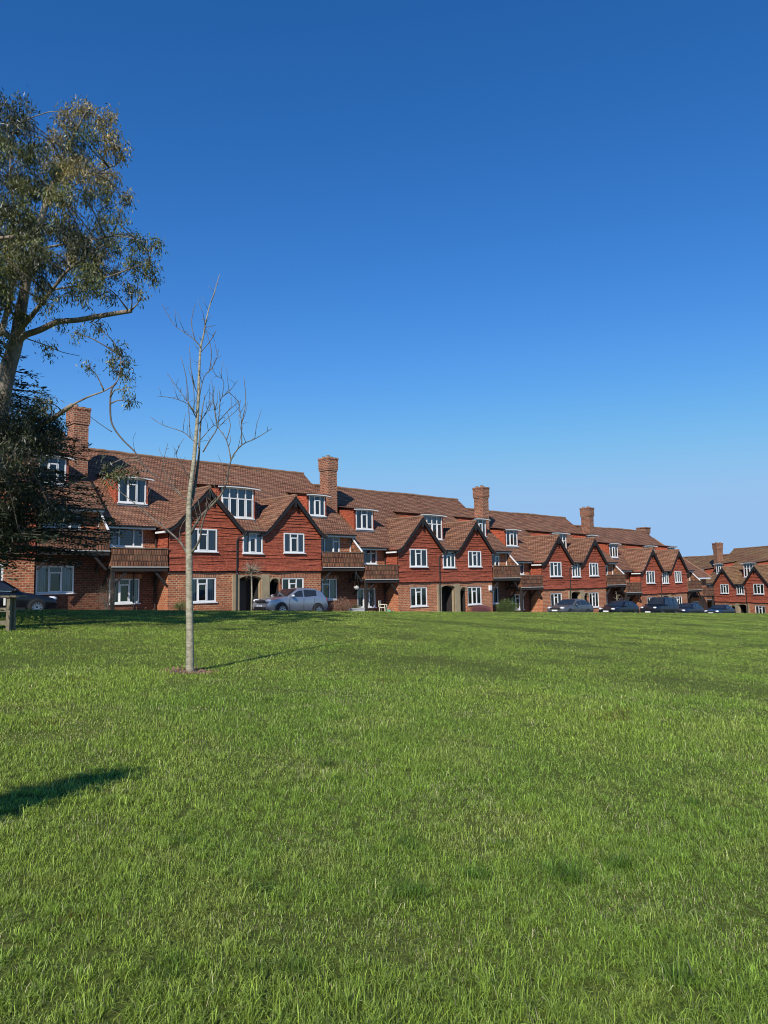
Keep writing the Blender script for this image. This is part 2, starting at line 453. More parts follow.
def dormer(house, x0, x1, y0, z0, z1, lights, seed):
    """flat-fronted dormer with swept shed roof"""
    MAIN = lambda y: 4.381+.854*y
    mb = MB(); yb = (z1-4.381)/.854+.05
    win = (x0+.13, x1-.13, z0+.03, z1-.06)
    tile_courses(mb, x0, x1, z0-.25, z1, lambda a, z, o: (a, y0-o, z), holes=[(win[0]-.01, win[1]+.01, win[2]-.02, win[3]+.02)], expo=.16, lip=(.012, .026))
    for s, xx in ((-1, x0), (1, x1)):
        tile_courses(mb, y0, yb, z0-.6, z1, lambda a, z, o: (xx+s*o, a, z), expo=.16, lip=(.012, .026))
    D = mb.build('dormer', 'tile', house)
    rf = MB()
    for xx in (x0-.001, x1+.001):
        yt = (z1+.04-.13*(y0-.30)-4.381)/(.854-.13)
        rf.poly([(xx, y0, z1-.03), (xx, y0, z1+.05), (xx, yt, 4.381+.854*yt), (xx, yb-.15, z1-.03)])
    hw = (x1-x0)/2+.26; xc = (x0+x1)/2; sl = .13; ye = y0-.30
    ytop = (z1+.06-sl*ye-4.381)/(.854-sl)+.02
    nx, ny = 14, 6
    def rp(i, j):
        u = -1+2*i/nx; y = ye+(ytop-ye)*j/ny
        drop = .07*abs(u)**2.6
        z = z1+.06+sl*(y-ye)-drop*(1-.25*j/ny)
        return (xc+hw*u, y, z)
    for i in range(nx):
        for j in range(ny):
            rf.poly([rp(i, j), rp(i+1, j), rp(i+1, j+1), rp(i, j+1)])
    # edge thickness
    for i in range(nx):
        a, b = rp(i, 0), rp(i+1, 0); rf.poly([a, b, (b[0], b[1], b[2]-.045), (a[0], a[1], a[2]-.045)])
    rf.build('dormer_roof', 'roof', D)
    fa = MB()
    for i in range(nx):
        a, b = rp(i, 0), rp(i+1, 0); d = .02
        fa.poly([(a[0], a[1]+d, a[2]-.047), (b[0], b[1]+d, b[2]-.047), (b[0], b[1]+d, b[2]-.13), (a[0], a[1]+d, a[2]-.13)])
        fa.poly([(a[0], a[1]+d, a[2]-.13), (b[0], b[1]+d, b[2]-.13), (b[0], y0, b[2]-.12), (a[0], y0, a[2]-.12)])
    fa.build('fascia', 'white', D)
    window(D, *win, y0-.035, lights, seed=seed, sill=True, back=.3)
    ap = MB(); yy0 = y0-.15
    ap.poly([(x0+.02, yy0, MAIN(yy0)+.035), (x1-.02, yy0, MAIN(yy0)+.035), (x1-.02, y0-.04, z0+.0), (x0+.02, y0-.04, z0+.0)])
    ap.build('apron', 'lead', D)

def bargeboard_profile(hw, zf, za):
    """outer half profile, apex to foot, bell-cast"""
    h = za-zf
    return [(0, za), (.42*hw, za-.43*h), (.84*hw, za-.865*h), (.96*hw, za-.955*h), (1.04*hw, za-.99*h), (1.09*hw, zf-.01)]

def gable(house, xa, xb, zf, za, yback, seed):
    xc = (xa+xb)/2; hw = (xb-xa)/2
    prof = bargeboard_profile(hw+.10, zf, za)
    line = [(-x, z) for x, z in prof[::-1]][:-1]+[(x, z) for x, z in prof]
    rf = MB(); yf = -.36; th = .06
    ys = np.linspace(yf, yback, 6)
    for (p, q) in zip(line[:-1], line[1:]):
        for a, b in zip(ys[:-1], ys[1:]):
            rf.poly([(xc+p[0], a, p[1]), (xc+q[0], a, q[1]), (xc+q[0], b, q[1]), (xc+p[0], b, p[1])])
        rf.poly([(xc+p[0], yf, p[1]), (xc+q[0], yf, q[1]), (xc+q[0], yf, q[1]-th), (xc+p[0], yf, p[1]-th)])
    g = rf.build('gable_roof', 'roof', house)
    rd = MB(); n = 12
    rd.tube([(xc, yf-.02+(yback-yf)*i/n, za+.015+(.012 if i % 2 else -.008)) for i in range(n+1)], .085, 8)
    rd.build('ridge_tiles', 'ridge', g)
    bb = MB(); dp = .30
    for (p, q) in zip(line[:-1], line[1:]):
        def dd(p): return dp*(1.15-.35*abs(p[0])/hw)
        P = [(xc+p[0], p[1]-th-.002), (xc+q[0], q[1]-th-.002), (xc+q[0], q[1]-th-dd(q)), (xc+p[0], p[1]-th-dd(p))]
        f = [(x, yf+.03, z) for x, z in P]; b = [(x, yf+.09, z) for x, z in P]
        bb.poly(f); bb.poly(b[::-1]); bb.poly([f[0], b[0], b[1], f[1]]); bb.poly([f[3], f[2], b[2], b[3]])
        # soffit back to the wall
        bb.poly([(P[3][0], yf+.09, P[3][1]+.1), (P[2][0], yf+.09, P[2][1]+.1), (P[2][0], -.03, P[2][1]+.1), (P[3][0], -.03, P[3][1]+.1)])
    bb.box(xc-.07, xc+.07, yf-.005, yf+.10, za-.78, za-.2)
    bb.build('bargeboard', 'black', house)
    lv = [(x, z) for x, z in prof]
    def half(z):
        for (x0, z0), (x1, z1) in zip(lv[:-1], lv[1:]):
            if z1 <= z <= z0: return x0+(x1-x0)*(z0-z)/(z0-z1+1e-9)
        return hw if z < lv[-1][1] else 0
    return (lambda z: xc-min(hw, max(0, half(z)-.10))), (lambda z: xc+min(hw, max(0, half(z)-.10)))

BL = 18.29        # block length
def build_block():
    H = empty('terraced_house')
    Zt, X0, X1 = 2.53, .012, BL-.012
    G1, G2, LK = (3.40, 8.28), (9.86, 14.45), (8.28, 9.86)
    w_up1, w_gf1 = (4.62, 6.50, 3.66, 5.00), (4.68, 6.50, .70, 2.12)
    w_up2, w_gf2 = (11.38, 13.02, 3.68, 4.96), (11.28, 13.02, .62, 2.06)
    w_lk = (8.30, 9.74, 3.60, 4.86)
    wl_up, wl_gf = (.42, 2.50, 3.90, 5.02), (.55, 2.32, .75, 2.12)
    wr_up, wr_gf = (15.25, 17.22, 3.72, 4.95), (14.98, 16.92, .55, 1.98)
    door = (8.07, 9.67, -.25, 2.22); niche = (10.30, 11.08, -.25, 2.05)
    # brickwork
    b = MB()
    wall_panel(b, G1[0], G2[1], -1.6, Zt+.02, 0, [w_gf1, w_gf2, door, niche], .10)
    wall_panel(b, X0, G1[0], 2.65, 5.3, 1.30, [wl_up], .08)
    wall_panel(b, G2[1], X1, 2.65, 5.3, 1.30, [wr_up], .08)
    for xx in (G1[0], G2[1]): b.poly([(xx, 0, -1.6), (xx, 0, Zt+.02), (xx, 1.3, Zt+.02), (xx, 1.3, -1.6)])
    for xx in (X0, X1):
        b.poly([(xx, 1.3, -2.6), (xx, 12.4, -2.6), (xx, 12.4, 5.0), (xx, 6.83, 10.1), (xx, 1.3, 5.35)])
    b.poly([(X0, 12.4, -2.6), (X1, 12.4, -2.6), (X1, 12.4, 5.1), (X0, 12.4, 5.1)])
    BW = b.build('brick_wall', 'brick', H)
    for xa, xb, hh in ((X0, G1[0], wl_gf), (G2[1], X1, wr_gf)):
        b = MB(); wall_panel(b, xa, xb, -1.6, 2.65, 1.30, [hh], .08); b.build('brick_wall', 'recess_shade_brick', H)
    for (xa, xb, _, zz), yy in ((w_gf1, 0), (w_gf2, 0), (wl_gf, 1.3), (wr_gf, 1.3)):
        sc = MB(); sc.box(xa-.14, xb+.14, yy-.008, yy+.05, zz+.012, zz+.25); sc.build('soldier_course', 'soldier', BW)
    # roof
    r = MB(); ze, ye, yr = 5.15, .86, 6.83; zr = ze+.854*(yr-.9)
    NS = 12
    for i in range(NS):
        xa, xb = X0-.02+(X1-X0+.04)*i/NS, X0-.02+(X1-X0+.04)*(i+1)/NS
        pr = [(ye-.12, ze-.06), (ye+.25, ze+.16), (yr, zr), (12.9, zr-.854*(12.9-yr))]
        for p, q in zip(pr[:-1], pr[1:]):
            r.poly([(xa, p[0], p[1]), (xb, p[0], p[1]), (xb, q[0], q[1]), (xa, q[0], q[1])])
        r.poly([(xa, ye-.12, ze-.06), (xb, ye-.12, ze-.06), (xb, ye-.12, ze-.11), (xa, ye-.12, ze-.11)])
    for xx in (X0-.02, X1+.02):   # verge edge
        r.poly([(xx, ye, ze), (xx, yr, zr), (xx, yr, zr-.22), (xx, ye, ze-.2)])
    # small lean-to over the middle window
    r.poly([(LK[0]-.25, -.30, 4.96), (LK[1]+.25, -.30, 4.96), (LK[1]+.25, 1.75, 5.92), (LK[0]-.25, 1.75, 5.92)])
    r.poly([(LK[0]-.05, -.30, 4.96), (LK[1]+.05, -.30, 4.96), (LK[1]+.05, -.30, 4.91), (LK[0]-.05, -.30, 4.91)])
    RF = r.build('roof', 'roof', H)
    rd = MB(); n = 46
    rd.tube([(X0+(X1-X0)*i/n, yr+random.uniform(-.015, .015), zr+.02+.03*math.sin(i*.27)+random.uniform(-.02, .02)) for i in range(n+1)], .115, 8)
    rd.build('ridge_tiles', 'ridge', RF)
    # gables and tile hanging
    l1, r1 = gable(H, *G1, 4.92, 7.47, 3.8, 1)
    l2, r2 = gable(H, *G2, 4.92, 7.40, 3.7, 2)
    t = MB(); zs_ = Zt+.19*12
    pf = lambda a, z, o: (a, -.03-o, z)
    tile_courses(t, G1[0], G2[1], Zt, zs_, pf, None, None, [w_up1, w_lk, w_up2], flare=.07)
    tile_courses(t, G1[0], G1[1], zs_+.001, 7.2, pf, l1, r1, [w_up1])
    tile_courses(t, LK[0], LK[1], zs_+.001, 4.97, pf, None, None, [w_lk])
    tile_courses(t, G2[0], G2[1], zs_+.001, 7.14, pf, l2, r2, [w_up2])
    t.build('tile_hung_wall', 'tile', H)
    for xx, sg in ((G1[0]-.03, -1), (G2[1]+.03, 1)):
        t = MB(); tile_courses(t, -.02, 1.29, Zt, 5.05, lambda a, z, o: (xx+sg*o, a, z), flare=.05); t.build('tile_hung_wall', 'tile', H)
    # timber band at the foot of the tiles
    tb = MB(); tb.box(G1[0]-.10, G2[1]+.10, -.05, -.004, Zt-.06, Zt-.02)
    tb.build('drip_board', 'timber', H)
    # fascias and gutters
    for xa, xb in ((X0, G1[0]-.40), (G2[1]+.40, X1)):
        fa = MB(); fa.box(xa, xb, ye-.10, ye-.06, ze-.25, ze-.115); fa.box(xa, xb, ye-.059, 1.29, ze-.25, ze-.22); fa.build('fascia', 'white', H)
        gu = MB(); gu.tube([(xa, ye-.17, ze-.10), (xb, ye-.17, ze-.11)], .055, 8); gu.build('gutter', 'black', H)
    for xa, xb in ((G1[0]-.40, G1[0]-.06), (G2[1]+.06, G2[1]+.40)):
        fa = MB(); fa.box(xa, xb, -.20, .82, 4.67, 4.775); fa.build('soffit_end', 'white', H)
    fa = MB(); fa.box(LK[0]+.16, LK[1]-.16, -.27, -.24, 4.87, 4.93); fa.build('fascia', 'white', H)
    gu = MB(); gu.tube([(LK[0]+.1, -.34, 4.93), (LK[1]-.1, -.34, 4.93)], .055, 8); gu.build('gutter', 'black', H)
    dp = MB()
    dp.tube([(8.42, -.33, 4.86), (8.30, -.30, 4.68), (7.90, -.13, 4.50), (7.84, -.12, 4.35), (7.84, -.13, 2.6), (7.84, -.10, 2.4), (7.84, -.08, -.6)], .043, 8)
    dp.build('downpipe', 'black', H)
    dq = MB(); dq.tube([(3.22, .70, 5.0), (3.22, 1.15, 4.7), (3.22, 1.22, -.8)], .043, 8); dq.build('downpipe', 'black', H)
    dr = MB(); dr.tube([(1.95, 1.24, 2.6), (1.95, 1.24, -.8)], .035, 8); dr.build('downpipe', 'black', H)
    # windows
    three = [(1, 0), (1, .25), (1, 0)]
    window(H, *w_up1, -.085, three, seed=3); window(H, *w_gf1, .02, three, seed=5)
    window(H, *w_up2, -.085, [(1, 0), (1.1, .25), (1, 0)], seed=8); window(H, *w_gf2, .02, three, seed=9)
    window(H, *w_lk, -.085, three, seed=12)
    window(H, *wl_up, 1.30, [(1.2, .28), (1.5, 0), (1, 0)], seed=14); window(H, *wl_gf, 1.31, [(1, 0), (1, .25), (1, 0)], seed=16)
    window(H, *wr_up, 1.30, [(1, 0), (1.3, 0), (1, .28)], seed=19); window(H, *wr_gf, 1.31, three, seed=21)
    # dormers
    dormer(H, 1.35, 3.30, 2.42, 6.50, 8.06, three, 31)
    dormer(H, 7.72, 10.36, 1.70, 5.90, 7.92, [(1, .36), (1, .36), (1, .36), (1, .36)], 33)
    dormer(H, 15.20, 16.90, 2.38, 6.44, 7.98, [(1, 0), (1, .25), (.9, 0)], 35)
    # porch
    dd = MB(); dd.box(8.07, 9.67, 1.0, 1.05, -.4, 2.3); dd.box(8.0, 8.065, .1, 1.05, -.6, 2.4); dd.box(9.675, 9.74, .1, 1.05, -.6, 2.4)
    dd.box(8.07, 9.67, .1, 1.0, 2.26, 2.3); dd.box(10.24, 11.14, .85, .90, -.4, 2.2); dd.box(10.22, 10.29, .1, .9, -.6, 2.2); dd.box(11.09, 11.16, .1, .9, -.6, 2.2); dd.box(10.29, 11.09, .1, .9, 2.1, 2.15)
    P = dd.build('porch', 'timber', H)
    for xa, xb in ((7.60, 8.07), (9.67, 10.28)):
        p = MB(); p.box(xa, xb, -.06, .30, -1.2, 2.30); p.box(xa-.03, xb+.03, -.09, .28, -1.2, .05); p.build('pillar', 'stone', P)
    n = 10
    for x0, x1, zt, rise in ((8.07, 9.67, 2.22, .16), (10.30, 11.08, 2.05, .28)):
        a = MB(); pts = [(x0+(x1-x0)*i/n, zt-rise*(abs(2*i/n-1)**2.4)) for i in range(n+1)]
        for (xa, za), (xb, zb) in zip(pts[:-1], pts[1:]):
            a.poly([(xa, -.065, za), (xb, -.065, zb), (xb, -.065, zt+.05), (xa, -.065, zt+.05)])
            a.poly([(xa, -.065, za), (xb, -.065, zb), (xb, .5, zb), (xa, .5, za)])
        a.build('arch_head', 'stone', P)
    dr = MB(); dr.box(8.3, 9.2, .95, .995, -.25, 1.95)
    for zz in (.1, .75, 1.35): dr.box(8.42, 9.08, .935, .949, zz-.0, zz+.45)
    dr.build('door', 'door', P)
    # balconies
    def balcony(x0, x1, post, screen):
        f = MB(); y0 = -.12
        f.box(x0, x1, y0+.02, 1.28, 2.66, 2.80)
        f.box(x0, x1, y0-.03, y0+.16, 2.50, 2.655)
        B = f.build('balcony', 'timber', H)
        q = MB()
        q.box(x0, x1, y0-.02, y0+.06, 2.78, 3.74)
        side = x0 if post else x1; s = -1 if post else 1
        q.box(min(side, side-s*.06), max(side, side-s*.06), y0+.061, 1.27, 2.78, 3.74)
        q.build('parapet', 'parapet_tile', B)
        q = MB(); q.box(x0-.02, x1+.02, y0-.055, y0+.10, 3.742, 3.80); q.build('hand_rail', 'rail_timber', B)
        w = MB(); w.box(x0-.01, x1+.01, y0-.075, y0-.002, 2.715, 2.765); w.build('drip_rail', 'offwhite', B)
        if post:
            br = MB(); br.box(x0+.02, x0+.20, y0+.0, y0+.18, -1.4, 2.5); br.build('post', 'timber', B)
        e = x1 if post else x1-.1; k0 = x0+(.2 if post else .05)
        for a_, b_ in (((k0, y0+.09, 1.75), (k0+.68, y0+.09, 2.52)), ((e-.05, y0+.09, 1.75), (e-.75, y0+.09, 2.52)), ((x0+.14, 1.22, 1.7), (x0+.14, .45, 2.6)), ((x1-.14, 1.22, 1.7), (x1-.14, .45, 2.6))):
            br = MB(); br.bar(a_, b_, .11); br.build('bracket', 'timber', B)
        if screen:
            s_ = MB(); xs = x1-.06
            s_.poly([(xs, 1.28, 3.82), (xs, .05, 3.82), (xs, 1.28, 5.02)]); s_.poly([(xs+.05, 1.28, 3.82), (xs+.05, .05, 3.82), (xs+.05, 1.28, 5.02)])
            S = s_.build('screen', 'parapet_tile', B)
            e = MB(); e.bar((xs+.025, 1.25, 3.82), (xs+.025, 1.25, 5.06), .085); e.bar((xs+.025, 1.25, 5.06), (xs+.025, -.02, 3.84), .085)
            e.build('screen_trim', 'white', B)
    balcony(X0+.05, G1[0]-.09, True, False)
    balcony(G2[1]+.09, X1-.05, False, True)
    # chimney on the party wall
    c = MB(); cx, cy, a, d = .46, 4.35, .42, .52
    c.box(cx-a, cx+a, cy-d, cy+d, 6.4, 11.0)
    c.box(cx-a-.05, cx+a+.05, cy-d-.05, cy+d+.05, 11.001, 11.14)
    c.box(cx-a-.07, cx+a+.07, cy-d-.07, cy+d+.07, 11.141, 11.85)
    c.box(cx-a-.10, cx+a+.10, cy-d-.10, cy+d+.10, 11.851, 12.0)
    Cc = c.build('chimney', 'chimney_brick', H)
    fl = MB(); fl.box(cx-a-.01, cx+a+.01, cy-d-.09, cy-d-.001, 6.9, 7.75); fl.build('flashing', 'lead', Cc)
    for dx, dy in ((-.25, -.3), (.25, -.05), (-.2, .3)):
        k = MB(); h = random.uniform(.10, .2)
        k.tube([(cx+dx, cy+dy, 12.0), (cx+dx, cy+dy, 12.0+h), (cx+dx, cy+dy, 12.03+h)], [.14, .12, .145], 10); k.build('chimney_pot', 'pot', Cc)
    return H

def mirror_tree(o, cache):
    """mirrored mesh data left-for-right inside the block"""
    for ch in o.children:
        if ch.type == 'MESH':
            me = ch.data.copy(); me.transform(Matrix.Translation((BL, 0, 0)) @ Matrix.Scale(-1, 4, (1, 0, 0))); me.flip_normals()
            if me.materials and me.materials[0] == MAT['roof']: me.materials[0] = MAT['roof_old']
            ch.data = me
        mirror_tree(ch, cache)

T0 = 20.287-3.40
block = build_block()
RZ = math.atan2(U[1], U[0])
def base_z(k): return -.05-.8485*k
blabels = {
 -1: 'leftmost tile-hung terrace block mostly hidden behind the dark evergreen at the left edge',
  0: 'large red tile-hung terrace block with twin gables right behind the bare sapling',
  1: 'red twin-gabled terrace block with a small white box on its ground floor wall',
  2: 'red twin-gabled terrace block directly behind the mid-grey parked car',
  3: 'far red twin-gabled terrace block behind the tall dark blue boxy vehicle',
}
BG = 'brick and tile-hung terrace blocks stepping down the slope'
for ch_ in block.children:
    if ch_.name.startswith('chimney'): CH0 = ch_
row2_src = copy_tree(block)
for k in (0, -1, 1, 2, 3):
    b = block if k == 0 else copy_tree(block)
    b.location = W(T0+BL*k, 39.0, base_z(k)); b.rotation_euler = (0, 0, RZ)
    tag(b, blabels[k], 'house', BG)
CH0.location = (-.62, 0, .12)
mirror_tree(row2_src, {})
A2 = 0.24431; X2 = Vector((math.sin(A2), -math.cos(A2), 0))
row2_b = copy_tree(row2_src)
for i, (b, lab) in enumerate(((row2_src, 'most distant gabled terrace at the right edge facing the other way, with a mossy roof'),
                              (row2_b, 'distant brick terrace mostly hidden behind the end of the long row at right'))):
    b.location = Vector((46.653, 111.907, -4.3825)) - X2*(BL*i) + Vector((0, 0, -.85*i)); b.rotation_euler = (0, 0, math.atan2(X2.y, X2.x))
    tag(b, lab, 'house', 'terrace blocks at the far right')

def build_end_block():
    H = empty('terraced_house'); L = 4.6; X0 = .012
    b = MB(); wall_panel(b, X0, L, -2.2, 5.3, 1.30, [(.6, 2.4, 3.9, 5.0), (.6, 2.3, .75, 2.1)], .08)
    b.poly([(L, 1.3, -2.2), (L, 12.4, -2.2), (L, 12.4, 5.2), (L, 1.3, 5.2)]); b.poly([(X0, 12.4, -2.2), (L, 12.4, -2.2), (L, 12.4, 5.2), (X0, 12.4, 5.2)])
    b.poly([(X0, 1.3, -2.2), (X0, 12.4, -2.2), (X0, 12.4, 5.0), (X0, 6.83, 10.1), (X0, 1.3, 5.3)])
    b.build('brick_wall', 'brick', H)
    r = MB(); zr = 10.21; e = L+.4; rx = 2.3
    r.poly([(-.01, .74, 5.03), (e, .74, 5.03), (rx, 6.83, zr), (-.01, 6.83, zr)])
    r.poly([(e, .74, 5.03), (e, 12.9, 5.03), (rx, 6.83, zr)]); r.poly([(e, 12.9, 5.03), (-.01, 12.9, 5.03), (-.01, 6.83, zr), (rx, 6.83, zr)])
    RF = r.build('roof', 'roof', H)
    rd = MB(); rd.tube([(0, 6.83, zr), (rx, 6.83, zr)], .11, 8); rd.tube([(rx, 6.83, zr), (e, .74, 5.05)], .09, 8); rd.build('ridge_tiles', 'ridge', RF)
    f = MB(); f.box(X0, L, .72, .76, 4.84, 5.02); f.build('fascia', 'white', H)
    window(H, .6, 2.4, 3.9, 5.0, 1.30, [(1, 0), (1, .25), (1, 0)], seed=41); window(H, .6, 2.3, .75, 2.1, 1.31, [(1, 0), (1, .25), (1, 0)], seed=42)
    bl = MB(); bl.box(.06, 3.4, -.10, 1.28, 2.66, 2.80); bl.box(.08, .26, -.10, .08, -1.6, 2.65); bl.box(3.2, 3.38, -.10, .08, -1.6, 2.65); B = bl.build('balcony', 'timber', H)
    q = MB(); tile_courses(q, .06, 3.4, 2.78, 3.80, lambda a, z, o: (a, -.12-o, z), expo=.17, lip=(.012, .03), flare=.05)
    q.build('parapet', 'parapet_tile', B)
    c = MB(); cx, cy, a, d = .6, 7.3, .62, .5
    c.box(cx-a, cx+a, cy-d, cy+d, 8.0, 10.9); c.box(cx-a-.09, cx+a+.09, cy-d-.09, cy+d+.09, 10.901, 11.45); c.box(cx-a-.15, cx+a+.15, cy-d-.15, cy+d+.15, 11.451, 11.6)
    c.build('chimney', 'chimney_brick', H)
    return H
eb = build_end_block(); eb.location = W(T0+BL*4, 39.0, base_z(4)); eb.rotation_euler = (0, 0, RZ)
tag(eb, 'short hipped end house with squat chimney closing the long terrace row', 'house')

# small box on the wall of the second block
def on_block(k, x, y, z):
    return Matrix.Translation(W(T0+BL*k, 39.0, base_z(k))) @ Matrix.Rotation(RZ, 4, 'Z') @ Vector((x, y, z))
mb = MB(); mb.box(-.16, .16, -.12, 0, 0, .42); mb.box(-.13, .13, -.135, -.121, .04, .38)
ab = mb.build('alarm_box', 'white'); ab.location = on_block(1, 14.12, -.006, 1.72); ab.rotation_euler = (0, 0, RZ)
tag(ab, 'small white box fixed to brick wall at the right end of a gabled block', 'wall box')

# ------------------------------------------------------------------ ground
def terrain():
    ts = np.unique(np.concatenate([np.linspace(-400, -70, 12), np.linspace(-70, 130, 81), np.linspace(130, 600, 14)]))
    qs = np.unique(np.concatenate([np.linspace(-300, -20, 15), np.linspace(-20, 29, 50), np.linspace(29, 31, 13), np.linspace(31, 45, 8), np.linspace(45, 500, 16)]))
    Tm, Qm = np.meshgrid(ts, qs, indexing='ij'); Z = ground_tq(Tm, Qm)
    Z = Z + (fnoise(Tm*.22+40, Qm*.22+9)-.5)*.10*(1-sstep(26, 29, Qm))*sstep(2.0, 9.0, np.abs(Qm)+np.abs(Tm))
    X = Tm*U[0]+Qm*M[0]; Y = Tm*U[1]+Qm*M[1]
    nt_, nq = len(ts), len(qs)
    v = np.stack([X, Y, Z], -1).reshape(-1, 3)
    f = [(i*nq+j, (i+1)*nq+j, (i+1)*nq+j+1, i*nq+j+1) for i in range(nt_-1) for j in range(nq-1)]
    me = bpy.data.meshes.new('lawn'); me.from_pydata(v.tolist(), [], f); me.materials.append(MAT['lawn'])
    me.polygons.foreach_set('use_smooth', [True]*len(f)); me.update()
    o = bpy.data.objects.new('lawn', me); COL.objects.link(o); tag(o, kind='structure')
    return ts, qs
terrain()
def strip(name, mat, q0, q1, dz, t0=-60, t1=105, thick=0.0):
    mb = MB(); ts = np.linspace(t0, t1, 67)
    g = lambda t: float(ground_tq(t, 33.0))+dz
    for a, b in zip(ts[:-1], ts[1:]):
        mb.poly([W(a, q0, g(a)), W(b, q0, g(b)), W(b, q1, g(b)), W(a, q1, g(a))])
        if thick:
            mb.poly([W(a, q0, g(a)-thick), W(b, q0, g(b)-thick), W(b, q0, g(b)), W(a, q0, g(a))])
    o = mb.build(name, mat); tag(o, kind='structure'); return o
strip('road', 'asphalt', 30.7, 36.2, .02)
strip('kerb', 'kerb', 36.2, 36.35, .13, thick=.13)
strip('pavement', 'paving', 36.352, 40.5, .125)

# ------------------------------------------------------------------ grass
def hgt(x, y):
    t = x*U[0]+y*U[1]; q = x*M[0]+y*M[1]
    z = ground_tq(t, q)
    return z + (fnoise(t*.22+40, q*.22+9)-.5)*.10*(1-sstep(26, 29, q))*sstep(2.0, 9.0, np.abs(q)+np.abs(t))
SAP = (-3.185, 12.22)
def grass():
    r0, r1 = 2.1, 92.0; rs = np.linspace(r0, r1, 1800)
    dens = np.where(rs < 4.5, 11500, 11500*(4.5/rs)**1.7)
    half = np.where(rs < 9, 1.05, .80)
    w = dens*rs*2*half; cdf = np.cumsum(w)*(rs[1]-rs[0]); n = int(cdf[-1])
    r = np.interp(rng.random(n)*cdf[-1], cdf, rs)
    th = (rng.random(n)*2-1)*np.interp(r, rs, half)
    x = r*np.sin(th); y = r*np.cos(th)
    # gather blades into tufts
    tx = np.round(x/.13+rng.random(n)*.5)*.13; ty = np.round(y/.13+rng.random(n)*.5)*.13
    jit = _lat[(np.round(tx/.13)).astype(int) % 256, (np.round(ty/.13)).astype(int) % 256]
    jit2 = _lat[(np.round(ty/.13)+91).astype(int) % 256, (np.round(tx/.13)+37).astype(int) % 256]
    pull = .30*(r < 7)*(jit > .5)
    x = x+(tx+(jit2-.5)*.15-x)*pull; y = y+(ty+(jit*4 % 1-.5)*.15-y)*pull
    t = x*U[0]+y*U[1]; q = x*M[0]+y*M[1]
    keep = (q < 29.75) & (np.hypot(x-SAP[0], y-SAP[1]) > .26+.2*rng.random(n))
    bare = fnoise(x*1.7+3, y*1.7+11)
    keep &= ~((bare < .30) & (rng.random(n) < .18))
    x, y, r, jit, bare = x[keep], y[keep], r[keep], jit[keep], bare[keep]; n = len(x)
    z = hgt(x, y)
    longg = fnoise(x*.8+5, y*.8+2); shag = sstep(.42, .72, longg)
    h = (.022+.028*rng.random(n)+.075*shag*rng.random(n)**1.5*np.clip(1.4-r/8, .15, 1)+.015*(jit > .6))*(1-.15*np.clip((r-8)/12, 0, 1))
    lng = (rng.random(n) < .028) & (r < 14); h = np.where(lng, .09+.07*rng.random(n), h)
    h *= np.where(bare < .36, .7, 1.0)*np.where(r < 5.5, .86, 1.0)
    wd = .0027*np.maximum(1, r/5.0)**.85*(.7+.6*rng.random(n))
    wd *= np.where(rng.random(n) < .12, 1.6, 1)
    wd = np.where(lng, wd*.75, wd)
    az = rng.random(n)*2*np.pi; laz = az+(rng.random(n)-.5)*1.2
    lean = np.clip(rng.normal(1.08, .42, n)+.1*shag, .05, 1.52)
    lean = np.where(lng, .9+.6*rng.random(n), lean)
    # colour
    g1 = np.array([.345, .475, .066]); g2 = np.array([.270, .415, .055]); g3 = np.array([.43, .49, .11]); st = np.array([.55, .50, .27])
    n1 = fnoise(x*.45, y*.45)[:, None]; n2 = fnoise(x*2.3+50, y*2.3+9)[:, None]
    k = np.clip((n1-.36)/.3, 0, 1); c = g2*(1-k)+g1*k
    yl = np.clip((n2-.50)/.22, 0, 1)*(.15+.6*rng.random((n, 1))); c = c*(1-yl)+g3*yl
    strw = (rng.random(n) < np.where(bare < .40, .15, .030))[:, None]; c = np.where(strw, st*(.6+.6*rng.random((n, 1))), c)
    rust = ((fnoise(x*1.1+90, y*1.1+60) > .80) & (rng.random(n) < .3))[:, None]; c = np.where(rust, np.array([.22, .15, .03]), c)
    for i in range(30):      # darker coarse tussocks
        a_ = (rng.random()*2-1)*.6; d_ = 2.9+11*rng.random()**1.4; tr = .04+.08*rng.random(); px_, py_ = d_*np.sin(a_), d_*np.cos(a_)
        if i == 0: px_, py_, tr = .10, 4.02, .11
        mk = ((x-px_)**2+(y-py_)**2 < (tr*(.6+.8*rng.random(n)))**2)
        h = np.where(mk, h*1.5, h); c = np.where(mk[:, None], c*np.array([.52, .62, .50]), c)
    c = np.where(lng[:, None], c*1.15+.03, c)
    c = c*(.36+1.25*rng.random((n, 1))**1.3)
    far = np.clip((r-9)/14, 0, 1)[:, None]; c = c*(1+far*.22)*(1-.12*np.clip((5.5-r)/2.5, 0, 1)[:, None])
    lean = np.where(lng, lean, lean)
    wx, wy = np.cos(az+np.pi/2)*wd/2, np.sin(az+np.pi/2)*wd/2
    mx, my, mz = np.sin(lean*.55)*h*.55, 0, np.cos(lean*.55)*h*.55
    ex = mx+np.sin(lean*1.35)*h*.5; ez = mz+np.cos(lean*1.35)*h*.5
    cl, sl = np.cos(laz), np.sin(laz)
    P = lambda dx, dz, s: np.stack([x+cl*dx+wx*s, y+sl*dx+wy*s, z+dz], -1)
    near = r < 13
    q4 = np.stack([P(0, -.006, -1), P(0, -.006, 1), P(mx, mz, .8), P(mx, mz, -.8)], 1)
    t3 = np.stack([P(mx, mz, -.8), P(mx, mz, .8), P(ex, ez, 0)], 1)
    f3 = np.stack([P(0, -.006, -1), P(0, -.006, 1), P(ex, ez, 0)], 1)
    tri = np.concatenate([q4[near][:, [0, 1, 2]], q4[near][:, [0, 2, 3]], t3[near], f3[~near]])
    cc = np.concatenate([c[near]*.82, c[near]*.82, c[near]*1.08, c[~near]])
